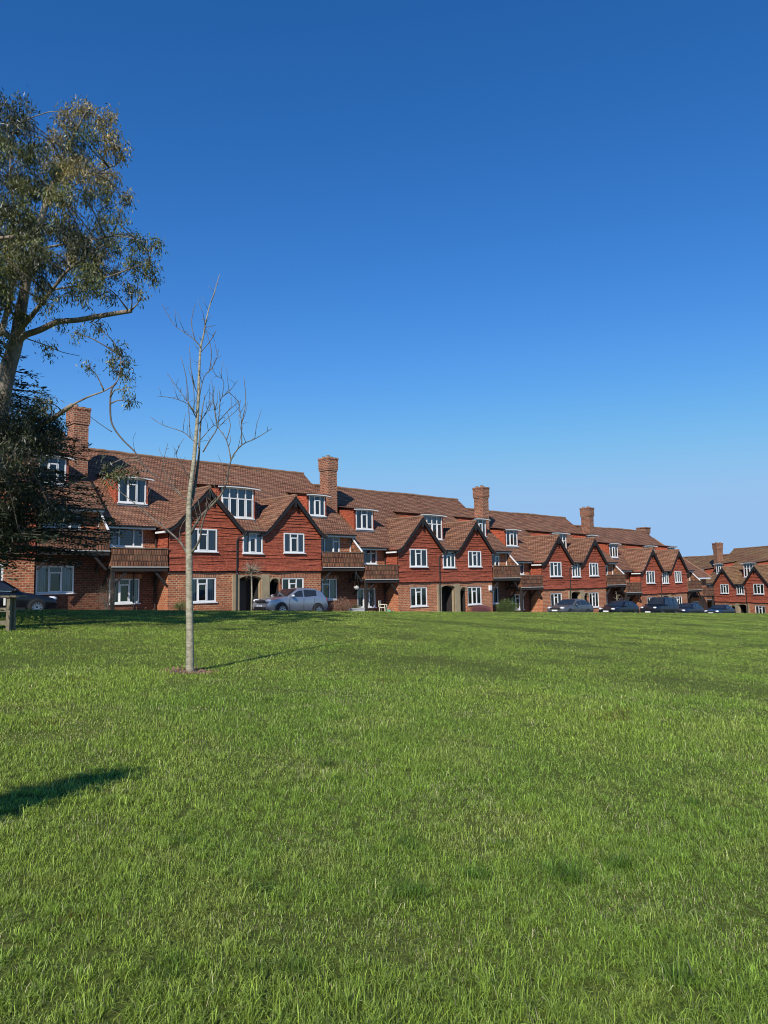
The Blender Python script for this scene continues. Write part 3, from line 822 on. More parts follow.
    o = cards('grass', 'blade', tri, 3, cc); tag(o, 'short shaggy lawn grass with yellowish blades and worn patches', 'grass', kind='stuff')
    print('blades', n)
grass()

# ------------------------------------------------------------------ sapling
def smooth_path(pts, n=4):
    out = []
    for i in range(len(pts)-1):
        p0, p1, p2, p3 = pts[max(i-1, 0)], pts[i], pts[i+1], pts[min(i+2, len(pts)-1)]
        for k in range(n):
            t = k/n
            out.append(.5*((2*p1)+(p2-p0)*t+(2*p0-5*p1+4*p2-p3)*t*t+(3*p1-p0-3*p2+p3)*t**3))
    out.append(pts[-1]); return out
def limb(mb, pix, depth, d1, r0, r1, n=7, sub=3, depth0=None):
    m = len(pix); d0 = depth if depth0 is None else depth0
    pts = [at(p[0], p[1], d0+(d1-d0)*i/max(1, m-1)) for i, p in enumerate(pix)]
    sp = smooth_path(pts, sub); k = len(sp)
    mb.tube(sp, [r0+(r1-r0)*(i/(k-1))**.8 for i in range(k)], n)
    return sp
SD = 12.22
sap = empty('sapling', (SAP[0], SAP[1], ground(*SAP)))
tag(sap, 'slender bare young tree with pale trunk standing alone on the open lawn', 'tree')
mb = MB()
g0 = ground(*SAP)
tp = [Vector((SAP[0], SAP[1], g0-.1)), Vector((SAP[0], SAP[1], g0+.06))]+[at(*p) for p in ((190, 640, SD), (189.4, 600, SD), (189.2, 559, SD+.01), (188.8, 531, SD), (189.2, 500, SD-.02), (193.4, 465, SD-.03), (196.9, 425, SD-.02), (198.6, 390, SD), (200.2, 352, SD+.03), (203.5, 335, SD+.05), (208.5, 310, SD+.08), (214.5, 292, SD+.10), (219.5, 274, SD+.12))]
rr = [.090, .070, .061, .058, .056, .052, .040, .034, .029, .024, .018, .013, .010, .007, .004]
sp = smooth_path(tp, 3); mb.tube(sp, np.interp(np.linspace(0, len(rr)-1, len(sp)), range(len(rr)), rr).tolist(), 9)
trunk = mb.build('trunk', 'pale_bark', sap, smooth=True, uv=False); 
trunk.matrix_parent_inverse = sap.matrix_basis.inverted()
br = MB(); ends = []
def B(pix, d1, r0, r1=.004): ends.append(limb(br, pix, SD, SD+d1, r0*1.0, r1, 6))
B([(189.5, 506), (193.7, 493), (198.4, 460), (199.8, 434), (202, 412), (205, 395)], .35, .036, .006)
B([(190, 535), (200.8, 516.6), (217, 500), (225.4, 486), (231, 460), (241.8, 445), (254.7, 439), (272, 428.5)], -.7, .026)
br2 = [((241.8, 445), (241.4, 430), (240.6, 413), (237, 400)), ((231, 460), (226.5, 440), (217, 425), (213.7, 404), (212.8, 392))]
ends.append(limb(br, br2[0], SD-.45, SD-.6, .010, .003, 5)); ends.append(limb(br, br2[1], SD-.38, SD-.2, .012, .003, 5))
B([(191.5, 553), (199.6, 540), (202.5, 523), (209, 506), (216, 498)], -.45, .022, .008)
B([(188, 556), (181, 543), (168, 530.6), (156, 521), (142, 509.5), (118, 490), (103, 477)], .8, .022)
B([(198, 444), (192.6, 440), (183, 432), (163, 425), (150.4, 417)], .4, .011)
B([(197.5, 420), (193.7, 413), (188, 404), (172.6, 398), (157.4, 396)], -.5, .010)
B([(197.6, 416), (193.7, 410.6), (183.4, 396), (176, 385.7), (167.3, 374)], .45, .010)
B([(199, 396), (195, 388), (191.5, 378)], -.2, .007)
B([(200.2, 347), (195, 340), (185, 333), (173, 323.5), (162, 304)], .3, .010)
B([(199.5, 396), (204, 377), (212, 368), (216.4, 359), (218.6, 349)], .3, .010)
B([(201, 352), (211, 340), (216.4, 330)], -.2, .007)
B([(203, 330), (206, 322), (202.5, 318)], .1, .004)
B([(203, 452), (210, 440), (217, 428.5), (219, 416), (220, 402), (223, 396), (229, 391.6), (237.6, 380.5)], -.3, .012)
B([(219, 421), (228, 411), (239, 402)], -.5, .007)
B([(239, 402), (234, 397), (229, 392)], -.3, .004); B([(239, 402), (239.8, 416)], -.4, .004)
B([(222, 397), (223.7, 381), (215.7, 375), (211.5, 366)], -.3, .006)
B([(218, 424), (215.7, 416), (213.5, 399), (209, 391)], -.1, .007)
B([(199, 424), (202.5, 418), (210.5, 407), (213, 396)], .35, .009)
B([(200.5, 440), (212, 427), (217, 426)], .2, .008); B([(217, 428.6), (228, 418), (238, 408.6), (240.6, 400)], .1, .006)
B([(198, 425), (205, 414), (211, 402)], .5, .008)
B([(188.8, 502), (178, 492), (170, 480), (163, 466), (168, 443)], .5, .010)
B([(190, 480), (184, 468), (176, 455), (180, 446)], -.3, .006)
rs_ = random.Random(3)
for e in list(ends):      # short spur buds
    for i in range(2, len(e)-1):
        if rs_.random() < .55:
            p = e[i]; d = Vector((rs_.uniform(-1, 1), rs_.uniform(-1, 1), rs_.uniform(.1, 1.2))).normalized()*rs_.uniform(.06, .20)
            br.tube([p, p+d*.6+Vector((0, 0, .01)), p+d], [.004, .003, .0025], 4)
for e in list(ends):      # fine upright twigs
    for i in range(2, len(e)-2, 2):
        if rs_.random() < .42:
            p = e[i]; q = p+Vector((rs_.uniform(-.14, .14), rs_.uniform(-.2, .2), rs_.uniform(.16, .48)))
            br.tube([p, p.lerp(q, .5)+Vector((rs_.uniform(-.03, .03), 0, 0)), q], [.0055, .0045, .003], 4)
for i in range(24):
    p = sp[int(len(sp)*.62)+rs_.randrange(int(len(sp)*.36))]; d = Vector((rs_.uniform(-1, 1), rs_.uniform(-1, 1), rs_.uniform(.2, 1))).normalized()*rs_.uniform(.07, .25)
    br.tube([p, p+d*.5, p+d+Vector((0, 0, .02))], [.005, .004, .002], 4)
for (a_, i0) in ((e, rs_.randrange(3, 6)) for e in list(ends)[:12]):     # more upright twigs in the middle of the crown
    p = a_[min(i0, len(a_)-2)]; q = p+Vector((rs_.uniform(-.18, .18), rs_.uniform(-.3, .3), rs_.uniform(.45, .9)))
    m_ = p.lerp(q, .45)+Vector((rs_.uniform(-.08, .08), 0, .02)); br.tube(smooth_path([p, m_, q], 3), [.0085, .008, .0075, .007, .006, .005, .0035], 5)
o = br.build('crown', bark('pale_twig_bark', (.075, .062, .05), (.20, .175, .13), 9, 1), sap, smooth=True, uv=False); o.matrix_parent_inverse = sap.matrix_basis.inverted()
# soil ring
mb = MB(); ctr = (SAP[0]+.02, SAP[1], g0+.012); n = 26
ring = [(SAP[0]+.42*math.cos(6.283*i/n)*random.uniform(.75, 1.15), SAP[1]+.42*math.sin(6.283*i/n)*random.uniform(.75, 1.15)) for i in range(n)]
for i in range(n):
    a, b = ring[i], ring[(i+1) % n]; mb.poly([(ctr[0], ctr[1], ctr[2]+.02), (a[0], a[1], ground(*a)+.006), (b[0], b[1], ground(*b)+.006)])
o = mb.build('soil', 'soil', smooth=True); tag(o, kind='structure')
mb = MB()
for i in range(150):
    a = random.uniform(0, 6.28); r = .45*math.sqrt(random.random()); x, y = SAP[0]+r*math.cos(a), SAP[1]+r*math.sin(a)
    z = ground(x, y)+.02+random.uniform(0, .02); d = Vector((random.uniform(-1, 1), random.uniform(-1, 1), random.uniform(-.3, .5))).normalized()*random.uniform(.02, .05)
    mb.bar(Vector((x, y, z)), Vector((x, y, z))+d, .018, .006)
o = mb.build('wood_chips', 'chip'); tag(o, 'reddish wood chips scattered on soil around the sapling trunk', 'wood chips', kind='stuff')

# ------------------------------------------------------------------ leaves
def leaf_cloud(clusters, leaf_l, leaf_w, per, hang=.8, sprig=.22, pal=None, seed=1):
    """clusters: (centre Vector, radius xyz, density, palette index)"""
    r = np.random.default_rng(seed); V = []; T = []
    for (c, rad, den, pi) in clusters:
        R_ = (rad[0]+rad[1]+rad[2])/3
        ns = max(3, int(23*den*(R_/.42)**2)); m = per
        d = r.normal(size=(ns, 3)); d /= np.linalg.norm(d, axis=1)[:, None]; d *= (r.random((ns, 1))**.45)
        sc = np.array(c)+d*np.array(rad)
        k = r.integers(int(m*.5), int(m*1.4)+1, ns); idx = np.repeat(np.arange(ns), k); n = len(idx)
        p = sc[idx]+r.normal(0, sprig*.5, (n, 3))*np.array([1, 1, 1.15])
        ax = r.normal(0, 1, (n, 3))*(1-hang*.75)+np.array([0, 0, -hang]); ax /= np.linalg.norm(ax, axis=1)[:, None]
        side = np.cross(ax, r.normal(size=(n, 3))); side /= np.linalg.norm(side, axis=1)[:, None]+1e-9
        L = leaf_l*(.65+.7*r.random((n, 1))); Wd = leaf_w*(.7+.6*r.random((n, 1)))
        nrm = np.cross(ax, side)
        V.append(np.stack([p, p+ax*L*.45+side*Wd*.5, p+ax*L+nrm*L*.12, p+ax*L*.45-side*Wd*.5], 1))
        pal_ = pal[pi]; base = np.array(pal_[0])+(np.array(pal_[1])-np.array(pal_[0]))*r.random((n, 1))
        sh = (.55+.9*r.random((ns, 1)))[idx]
        T.append(base*sh)
    return np.concatenate(V), np.concatenate(T)

# eucalyptus at the left edge
ED = 18.3
eb_ = (-10.45, 18.6); euc = empty('eucalyptus_tree', (eb_[0], eb_[1], ground(*eb_)))
tag(euc, 'tall gum tree with pale patchy trunk and airy grey-green leaves at the left edge', 'tree')
mb = MB(); nodes = []
def E(pix, dd0, dd1, r0, r1, n=9):
    s = limb(mb, pix, ED, ED+dd1*.85, r0*.66, r1*.66, n, 4, depth0=ED+dd0*.85); nodes.extend(s); return s
base = Vector((eb_[0], eb_[1], ground(*eb_)-.3))
tp = [base, Vector((-10.33, 18.55, 2.7)), at(-8, 450, ED+.2), at(-1, 410, ED+.1), at(7, 372, ED), at(16, 342, ED), at(21, 310, ED-.1), at(26, 284, ED-.2), at(33, 250, ED-.3), at(44, 210, ED-.4), at(58, 170, ED-.5), at(74, 135, ED-.6), at(86, 112, ED-.6)]
rr = [.42, .32, .265, .23, .20, .17, .14, .115, .095, .08, .055, .035, .016]
s = smooth_path(tp, 4); nodes.extend(s[12:]); mb.tube(s, np.interp(np.linspace(0, len(rr)-1, len(s)), range(len(rr)), rr).tolist(), 12)
E([(17, 345), (24, 336), (40, 330), (58, 322), (78, 320), (100, 316), (118, 313), (131, 311)], 0, -1.2, .14, .075)       # long cut limb
E([(8, 350), (18, 332), (30, 318), (40, 305), (52, 290), (66, 272), (84, 258), (104, 245)], -.3, -1.5, .13, .03)          # steep pale limb
E([(0, 335), (6, 315), (12, 285), (10, 250), (14, 215), (10, 170), (14, 125)], .2, .9, .13, .02)
E([(-14, 245), (-2, 239), (8, 237.5), (18, 237)], -.8, -1.5, .075, .065)
E([(-6, 440), (10, 440), (30, 430), (50, 420), (62, 412), (72, 405)], .3, -.8, .13, .075)                                 # low heavy limb
E([(72, 405), (88, 397), (104, 391), (116, 383), (120, 372), (121, 356)], -.8, -1.0, .04, .012)
droop = MB()
for pix_, ra_, rb_ in (([(116, 383), (111, 392), (110.5, 416), (114, 428), (123, 440), (135, 452), (142, 463), (154, 475), (170, 486), (184, 498)], .026, .012), ([(112, 432), (100, 424), (92, 418), (84, 412)], .010, .006), ([(135, 452), (133, 440), (136, 432)], .006, .003), ([(160, 479), (163, 464), (168, 456)], .006, .003), ([(148, 469), (146, 480), (150, 490)], .006, .003)):
    nodes.extend(limb(droop, pix_, ED, ED-1.2, ra_, rb_, 6, 4, depth0=ED-.85))
droop.build('drooping_branch', 'twig', euc, smooth=True, uv=False).matrix_parent_inverse = euc.matrix_basis.inverted()
E([(22, 337), (45, 345), (62, 352), (80, 356)], 0, .4, .03, .01, 6)
E([(44, 210), (60, 195), (80, 182), (100, 172), (116, 165)], -.4, -1.2, .05, .012, 6)
E([(33, 250), (60, 245), (90, 240), (120, 236), (148, 243)], -.3, -1.4, .055, .012, 6)
E([(52, 290), (80, 285), (105, 278), (132, 268), (150, 262)], -.6, -1.6, .04, .012, 6)
E([(26, 284), (10, 260), (-10, 235), (-40, 200), (-70, 170)], -.2, 1.0, .09, .02, 7)
E([(16, 342), (-20, 310), (-60, 280), (-110, 250)], 0, 1.5, .12, .03, 7)
E([(14, 300), (-30, 240), (-70, 170), (-95, 110)], 0, -1.5, .09, .02, 7)
cl = [(10, 112, 22), (27, 128, 17), (68, 118, 13), (82, 113, 16), (104, 122, 17), (60, 140, 14), (82, 140, 18), (108, 146, 15), (122, 150, 8), (52, 162, 17), (74, 170, 18), (98, 172, 14), (114, 176, 9), (121, 196, 9), (22, 152, 19), (8, 180, 20), (33, 188, 20), (58, 196, 15), (84, 198, 10), (106, 192, 12), (126, 200, 4),
      (14, 222, 20), (42, 226, 17), (74, 226, 15), (98, 224, 13), (116, 220, 10), (90, 246, 15), (115, 244, 14), (138, 240, 12), (153, 247, 10), (152, 266, 11), (132, 266, 13), (108, 272, 16), (84, 268, 15), (128, 288, 10), (110, 298, 8), (58, 266, 15), (33, 262, 15), (8, 266, 18), (70, 294, 11), (46, 300, 11), (20, 316, 9), (140, 292, 6), (156, 282, 5), (94, 322, 7), (78, 334, 6), (58, 322, 6), (99, 330, 4), (46, 350, 8),
      (117, 350, 8), (124, 364, 7), (112, 360, 4), (128, 378, 4), (124, 390, 3), (130, 402, 2.5), (118, 372, 5), (88, 366, 3),
      (121, 470, 10), (132, 476, 7), (112, 478, 8), (104, 468, 6)]
rc = random.Random(8); clusters = []; sil = []
for (x, y, rp) in cl:
    dpt = ED+rc.uniform(-2.4, 1.3); c = at(x, y, dpt)
    if rp < 8 or y > 330: dpt = ED-1.0+rc.uniform(-.5, .5); c = at(x, y, dpt)
    Rm = rp*dpt/FOC*1.06
    sunlit = (y < 200 and x > 45 and rc.random() < .75)  # sunlight on the upper right crown put into the leaf colour as yellow
    pi = 0 if sunlit else (1 if rc.random() < .62 else 2)
    clusters.append((c, (Rm, Rm, Rm*.95), 1.0 if y < 330 else .9, pi)); sil.append((c, Rm))
for i in range(60):      # the half of the crown that lies left of the picture and behind
    x = rc.uniform(-190, -8); y = rc.uniform(75, 335)
    if x > -45 and y < 130: continue
    if ((x+75)/125)**2+((y-195)/150)**2 > 1: continue
    d_ = ED+rc.uniform(-3.5, 4); c = at(x, y, d_); clusters.append((c, (.68, .68, .58), 1.0, rc.choice((0, 1, 1, 2)))); sil.append((c, .68))
for i in range(16):
    x = rc.uniform(-10, 110); y = rc.uniform(130, 290); d_ = ED+rc.uniform(1.5, 4.5)
    if x > 60 and y < 150: continue
    c = at(x, y, d_); clusters.append((c, (.42, .42, .42), .9, 2)); sil.append((c, .42))
for i in range(24):      # sprays hanging in front of the trunk and the main limbs
    x = rc.uniform(-8, 100); y = rc.uniform(150, 300)
    c = at(x, y, ED-rc.uniform(.4, 2.2)); clusters.append((c, (.36, .36, .40), .9, rc.choice((0, 1, 1, 2)))); sil.append((c, .36))
for i in range(24):      # low sprays around the heavy limb
    x = rc.uniform(-20, 56); y = rc.uniform(390, 470); c = at(x, y, ED+rc.uniform(-1.2, .6)); clusters.append((c, (.36, .36, .30), .9, 2)); sil.append((c, .35))
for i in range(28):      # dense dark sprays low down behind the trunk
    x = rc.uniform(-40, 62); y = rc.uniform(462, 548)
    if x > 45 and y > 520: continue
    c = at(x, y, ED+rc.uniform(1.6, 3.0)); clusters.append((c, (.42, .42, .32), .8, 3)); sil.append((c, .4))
nv = [v for v in nodes]
for c, Rm in sil:         # twigs from the nearest limb into each cluster
    best = min(nv, key=lambda p: (p-c).length+(.8 if p.z > c.z+.3 else 0))
    L = (best-c).length
    mid = best.lerp(c, .5)+Vector((rc.uniform(-.1, .1), rc.uniform(-.1, .1), .10*L))
    mb.tube(smooth_path([best, mid, c], 3), [.018+.004*L]*2+[.014]*2+[.010]*2+[.006], 5)
    for k in range(3):
        e = c+Vector((rc.uniform(-1, 1), rc.uniform(-1, 1), rc.uniform(-.6, .8)))*Rm*.8
        mb.tube([mid.lerp(c, .7), c.lerp(e, .5)+Vector((0, 0, .04)), e], [.008, .006, .003], 4)
o = mb.build('trunk', 'gum_bark', euc, smooth=True, uv=False); o.matrix_parent_inverse = euc.matrix_basis.inverted()
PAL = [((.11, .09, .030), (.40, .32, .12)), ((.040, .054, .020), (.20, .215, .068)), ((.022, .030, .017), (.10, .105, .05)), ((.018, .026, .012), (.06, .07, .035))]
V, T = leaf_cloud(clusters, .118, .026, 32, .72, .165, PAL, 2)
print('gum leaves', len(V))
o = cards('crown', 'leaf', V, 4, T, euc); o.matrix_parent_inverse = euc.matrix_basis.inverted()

# dark evergreen behind it
cb = (-12.7, 22.0); ced = empty('cedar_tree', (cb[0], cb[1], ground(*cb)))
tag(ced, 'dark layered evergreen tree behind the pale gum trunk at left', 'tree')
mb = MB(); gz = ground(*cb)
mb.tube([(cb[0], cb[1], gz-.2), (cb[0]+.1, cb[1], gz+3.5), (cb[0], cb[1]+.1, gz+6.5), (cb[0], cb[1], gz+9.0)], [.34, .27, .15, .03], 9)
rn = np.random.default_rng(9); V = []; T = []
for lev in range(46):
    z = 1.75+6.7*(lev/45)**1.2; Lmax = 5.1*(1-(z-1.6)/7.8)**.75+.45
    for b_ in range(6):
        a = rn.random()*6.283; L = Lmax*(.65+.4*rn.random()); rise = .10+.22*rn.random()
        s0 = Vector((cb[0], cb[1], gz+z)); pts = []
        for i in range(7):
            f_ = i/6; pts.append(s0+Vector((math.cos(a)*L*f_, math.sin(a)*L*f_, L*(rise*f_-.22*f_*f_)-.12*math.sin(f_*3))))
        mb.tube(pts, [.05*(1-.85*i/6)+.004 for i in range(7)], 5)
        n = int(255*L/4); f_ = .18+.82*rn.random(n)**.8; k = np.minimum((f_*6).astype(int), 5); fr_ = f_*6-k
        P = np.array([tuple(p) for p in pts]); c0 = P[k]*(1-fr_[:, None])+P[k+1]*fr_[:, None]
        spread = .55*(1-f_*.55)
        off = (rn.random(n)*2-1)*spread*L/4*1.5; sx, sy = -math.sin(a), math.cos(a)
        c0[:, 0] += sx*off+rn.normal(0, .04, n); c0[:, 1] += sy*off+rn.normal(0, .04, n); c0[:, 2] += rn.normal(0, .05, n)-.12*np.abs(off)
        d = np.stack([np.cos(a)+sx*np.sign(off)*.9+rn.normal(0, .35, n), np.sin(a)+sy*np.sign(off)*.9+rn.normal(0, .35, n), rn.normal(-.05, .35, n)], -1); d /= np.linalg.norm(d, axis=1)[:, None]
        side = np.cross(d, np.array([0, 0, 1])+rn.normal(0, .5, (n, 3))); side /= np.linalg.norm(side, axis=1)[:, None]
        Ln = (.10+.14*rn.random(n))[:, None]; Wn = (.016+.014*rn.random(n))[:, None]
        V.append(np.stack([c0, c0+d*Ln*.5+side*Wn, c0+d*Ln, c0+d*Ln*.5-side*Wn], 1))
        T.append(np.array([.028, .040, .022])*(.4+1.2*rn.random((n, 1)))+np.array([.022, .019, .010])*rn.random((n, 1)))
o = mb.build('trunk', 'cedar_bark', ced, smooth=True, uv=False); o.matrix_parent_inverse = ced.matrix_basis.inverted()
V = np.concatenate(V); T = np.concatenate(T); print('needles', len(V))
o = cards('crown', 'needle', V, 4, T, ced); o.matrix_parent_inverse = ced.matrix_basis.inverted()

# unseen leaning shrub added beside the camera, crown shaped to cast the lower-left shadow
SUN_EL = R(35); SH = Vector((.27, .963, 0)).normalized()
sb = (-4.5, 2.3); lt = empty('shrub', (sb[0], sb[1], ground(*sb)))
tag(lt, 'leaning leafy shrub beside the camera, unseen and added to cast the dark shadow at lower left', 'shrub')
mb = MB(); cls = []
for (x, y), rd in (((-2.15, 6.05), .13), ((-2.27, 5.84), .18), ((-2.40, 5.58), .21), ((-2.53, 5.32), .23), ((-2.68, 5.06), .25), ((-2.88, 4.80), .28), ((-3.15, 4.6), .3)):
    h = 1.9; k = h/math.tan(SUN_EL); c = Vector((x-SH.x*k, y-SH.y*k, ground(x, y)+h)); cls.append((c, (rd, rd, rd*.7), 5.5, 1))
path = [Vector((sb[0], sb[1], ground(*sb)-.05)), Vector((sb[0]-.1, sb[1]+.1, 1.0))]+[c[0] for c in cls[::-1]]
sp_ = smooth_path(path, 3); mb.tube(sp_, [.05*(1-.85*i/len(sp_))+.006 for i in range(len(sp_))], 7)
o = mb.build('trunk', 'twig', lt, smooth=True, uv=False); o.matrix_parent_inverse = lt.matrix_basis.inverted()
V, T = leaf_cloud(cls, .07, .032, 22, .3, .12, PAL, 4); o = cards('crown', 'leaf', V, 4, T, lt); o.matrix_parent_inverse = lt.matrix_basis.inverted()

# ------------------------------------------------------------------ cars
def car(name, style, pmat, loc, rz):
    """style: L, Wd, H and a side outline (x from nose 0 to tail L): list of (x, z) for bonnet/roof, belt line height"""
    L, Wd, top, belt, gx0, gx1, gs = style['L'], style['W'], style['top'], style['belt'], style['g0'], style['g1'], style.get('pillars')
    root = empty(name, loc, rz)
    xs_t = [p[0] for p in top]; zs_t = [p[1] for p in top]
    zt = lambda x: float(np.interp(x, xs_t, zs_t)); zb = lambda x: float(np.interp(x, [b[0] for b in belt], [b[1] for b in belt]))
    zlow = lambda x: .22+.12*max(0, 1-min(x, L-x)/.5)
    hw = lambda x: Wd/2*(1-.16*max(0, 1-x/.75)**2-.10*max(0, 1-(L-x)/.6)**2)
    def ring(x):
        w = hw(x); lo = zlow(x); T = zt(x); b = min(zb(x), T-.02); tumble = max(0, (T-b))*.30
        pts = [(w*.86, lo), (w*.97, lo+.12), (w, (lo+b)/2+.05), (w*.985, b-.10), (w*.955, b)]
        e = w*.955-tumble
        pts += [(w*.955-tumble*.5, b+(T-b)*.5), (e, max(b, T-.07)), (e-.10, T-.012), (e*.5, T+.012 if T-b > .15 else T), (0, T+.018 if T-b > .15 else T)]
        return pts
    xs = sorted(set(np.round(np.concatenate([np.linspace(0, L, 37), xs_t]), 3).tolist()))
    mb = MB(); rings = []
    for x in xs:
        r_ = ring(x); full = [(p[0], p[1]) for p in r_]+[(-p[0], p[1]) for p in r_[-2::-1]]
        b = len(mb.v); mb.v += [(x-L/2, y, z) for y, z in full]; rings.append((b, len(full)))
    for (a, n), (b, _) in zip(rings[:-1], rings[1:]):
        for k in range(n-1): mb.f.append((a+k, a+k+1, b+k+1, b+k)); mb.mi.append(0)
        mb.f.append((a+n-1, a, b, b+n-1)); mb.mi.append(0)
    for a, n in (rings[0], rings[-1]): mb.f.append(tuple(a+k for k in range(n))); mb.mi.append(0)
    body = mb.build('body', pmat, root, smooth=True, uv=False)
    bv = body.modifiers.new('edge', 'EDGE_SPLIT'); bv.split_angle = R(38)
    # side glass: one mesh per side, following the body
    def side_pt(x, v, s, off=.012):
        w = hw(x); T = zt(x); b = zb(x); tumble = max(0, T-b)*.30
        z = b+.03+(T-.10-b-.03)*v; f_ = (z-b)/max(.01, T-b); y = w*.955-tumble*f_+off
        return (x-L/2, s*y, z)
    for s in (-1, 1):
        g = MB()
        for (a, b) in gs:
            n = 8
            for i in range(n):
                x0, x1 = a+(b-a)*i/n, a+(b-a)*(i+1)/n
                q = [side_pt(x0, 0, s), side_pt(x1, 0, s), side_pt(x1, 1, s), side_pt(x0, 1, s)]
                if q[3][2]-q[0][2] < .02 and q[2][2]-q[1][2] < .02: continue
                q[3] = q[3] if q[3][2] > q[0][2] else q[0]; q[2] = q[2] if q[2][2] > q[1][2] else q[1]
                g.poly(q)
        g.build('side_window', 'car_glass', root)
    # windscreen and rear screen
    for nm, (a, b) in (('windscreen', style['ws']), ('rear_window', style['rs'])):
        g = MB(); n = 6
        for i in range(n):
            x0, x1 = a+(b-a)*i/n, a+(b-a)*(i+1)/n
            def tp_(x, f_):
                T = zt(x); bb = min(zb(x), T-.02); e = hw(x)*.955-max(0, T-bb)*.30-.09
                return (x-L/2+(-.012 if nm == 'windscreen' else .012), e*f_, T+.022)
            for f0, f1 in ((-1, -.5), (-.5, .5), (.5, 1)):
                g.poly([tp_(x0, f0), tp_(x0, f1), tp_(x1, f1), tp_(x1, f0)])
        g.build(nm, 'car_glass', root)
    # wheels with arches
    wr = style.get('wr', .32)
    for wx in (style['wf'], style['wb']):
        for s in (-1, 1):
            y = s*(Wd/2-.10)
            w = MB(); n = 20
            prof = [(wr*.62, -.11), (wr*.93, -.11), (wr, -.07), (wr, .07), (wr*.93, .11), (wr*.62, .11)]
            for i in range(n):
                a0, a1 = 6.2832*i/n, 6.2832*(i+1)/n
                for (ra, ya), (rb, yb) in zip(prof[:-1], prof[1:]):
                    w.poly([(wx-L/2+ra*math.cos(a0), y+ya, wr+ra*math.sin(a0)), (wx-L/2+ra*math.cos(a1), y+ya, wr+ra*math.sin(a1)), (wx-L/2+rb*math.cos(a1), y+yb, wr+rb*math.sin(a1)), (wx-L/2+rb*math.cos(a0), y+yb, wr+rb*math.sin(a0))])
            Wl = w.build('wheel', 'rubber', root, uv=False)
            rm = MB()
            for i in range(10):
                a0 = 6.2832*i/10; r0_ = .05
                rm.poly([(wx-L/2+r0_*math.cos(a0-.6), y+s*.095, wr+r0_*math.sin(a0-.6)), (wx-L/2+wr*.62*math.cos(a0-.13), y+s*.10, wr+wr*.62*math.sin(a0-.13)), (wx-L/2+wr*.62*math.cos(a0+.13), y+s*.10, wr+wr*.62*math.sin(a0+.13)), (wx-L/2+r0_*math.cos(a0+.6), y+s*.095, wr+r0_*math.sin(a0+.6))])
            for i in range(n):
                a0, a1 = 6.2832*i/n, 6.2832*(i+1)/n
                rm.poly([(wx-L/2+wr*.58*math.cos(a0), y+s*.102, wr+wr*.58*math.sin(a0)), (wx-L/2+wr*.58*math.cos(a1), y+s*.102, wr+wr*.58*math.sin(a1)), (wx-L/2+wr*.68*math.cos(a1), y+s*.112, wr+wr*.68*math.sin(a1)), (wx-L/2+wr*.68*math.cos(a0), y+s*.112, wr+wr*.68*math.sin(a0))])
            rm.build('rim', 'alloy', Wl, uv=False)
            ar = MB(); ra = wr*1.22; m = 16
            for i in range(m):
                a0, a1 = math.pi*1.06*i/m-.09, math.pi*1.06*(i+1)/m-.09
                yo = s*(Wd/2+.006)
                ar.poly([(wx-L/2, yo, wr*.75), (wx-L/2+ra*math.cos(a0), yo, wr+ra*math.sin(a0)), (wx-L/2+ra*math.cos(a1), yo, wr+ra*math.sin(a1))])
            ar.build('wheel_arch', 'plastic', root, uv=False)
            for q_ in (Wl,): q_.location = (0, s*.085, 0)
    # lamps, grille, bumper, mirrors, sill
    for s in (-1, 1):
        h = MB(); y = s*hw(.12)*.74; zz = style['lz']
        h.blob((.16-L/2, y, zz), .20, .20, .10, 10, 6); h.build('headlight', 'lamp', root, smooth=True, uv=False)
        t = MB(); t.blob((L-.10-L/2, s*hw(L-.1)*.86, style['lz']+.14), .12, .11, .13, 8, 6); t.build('tail_light', 'redlamp', root, smooth=True, uv=False)
        m_ = MB(); mx = style['mx']; m_.blob((mx-L/2, s*(hw(mx)+.10), zb(mx)+.07), .11, .13, .085, 10, 7); m_.bar((mx-L/2+.02, s*(hw(mx)*.93), zb(mx)+.02), (mx-L/2, s*(hw(mx)+.06), zb(mx)+.05), .05)
        m_.build('mirror', style.get('mirror', pmat), root, smooth=True, uv=False)
    g = MB(); w = hw(0)*.62
    g.box(-L/2-.03, -L/2+.06, -w, w, style['lz']-.10, style['lz']+.03); g.build('grille', 'plastic', root)
    g = MB(); g.box(-L/2-.035, -L/2+.06, -w*1.15, w*1.15, .30, .46); g.build('lower_grille', 'plastic', root)
    pl = MB(); pl.box(-L/2-.045, -L/2-.036, -.26, .26, .47, .58); pl.build('number_plate', 'white', root)
    for s in (-1, 1):
        sk = MB(); sk.box(style['wf']+.42-L/2, style['wb']-.42-L/2, s*Wd/2*.93-.03, s*Wd/2*.93+.03, .20, .30); sk.build('sill', 'plastic', root)
        for xx in style['doors']:
            sk = MB(); sk.box(xx-L/2-.006, xx-L/2+.006, s*Wd/2*.998-.006, s*Wd/2*.998+.006, .36, zb(xx)-.08); sk.build('door_seam', 'plastic', root)
        if style.get('trim'):
            sk = MB()
            for i in range(12):
                a, b = gs[0][0]+(gs[-1][1]-gs[0][0])*i/12, gs[0][0]+(gs[-1][1]-gs[0][0])*(i+1)/12
                pa, pb = side_pt(a, -.06, s, .02), side_pt(b, -.06, s, .02); sk.bar(pa, pb, .025)
            sk.build('trim', style['trim'], root)
    return root
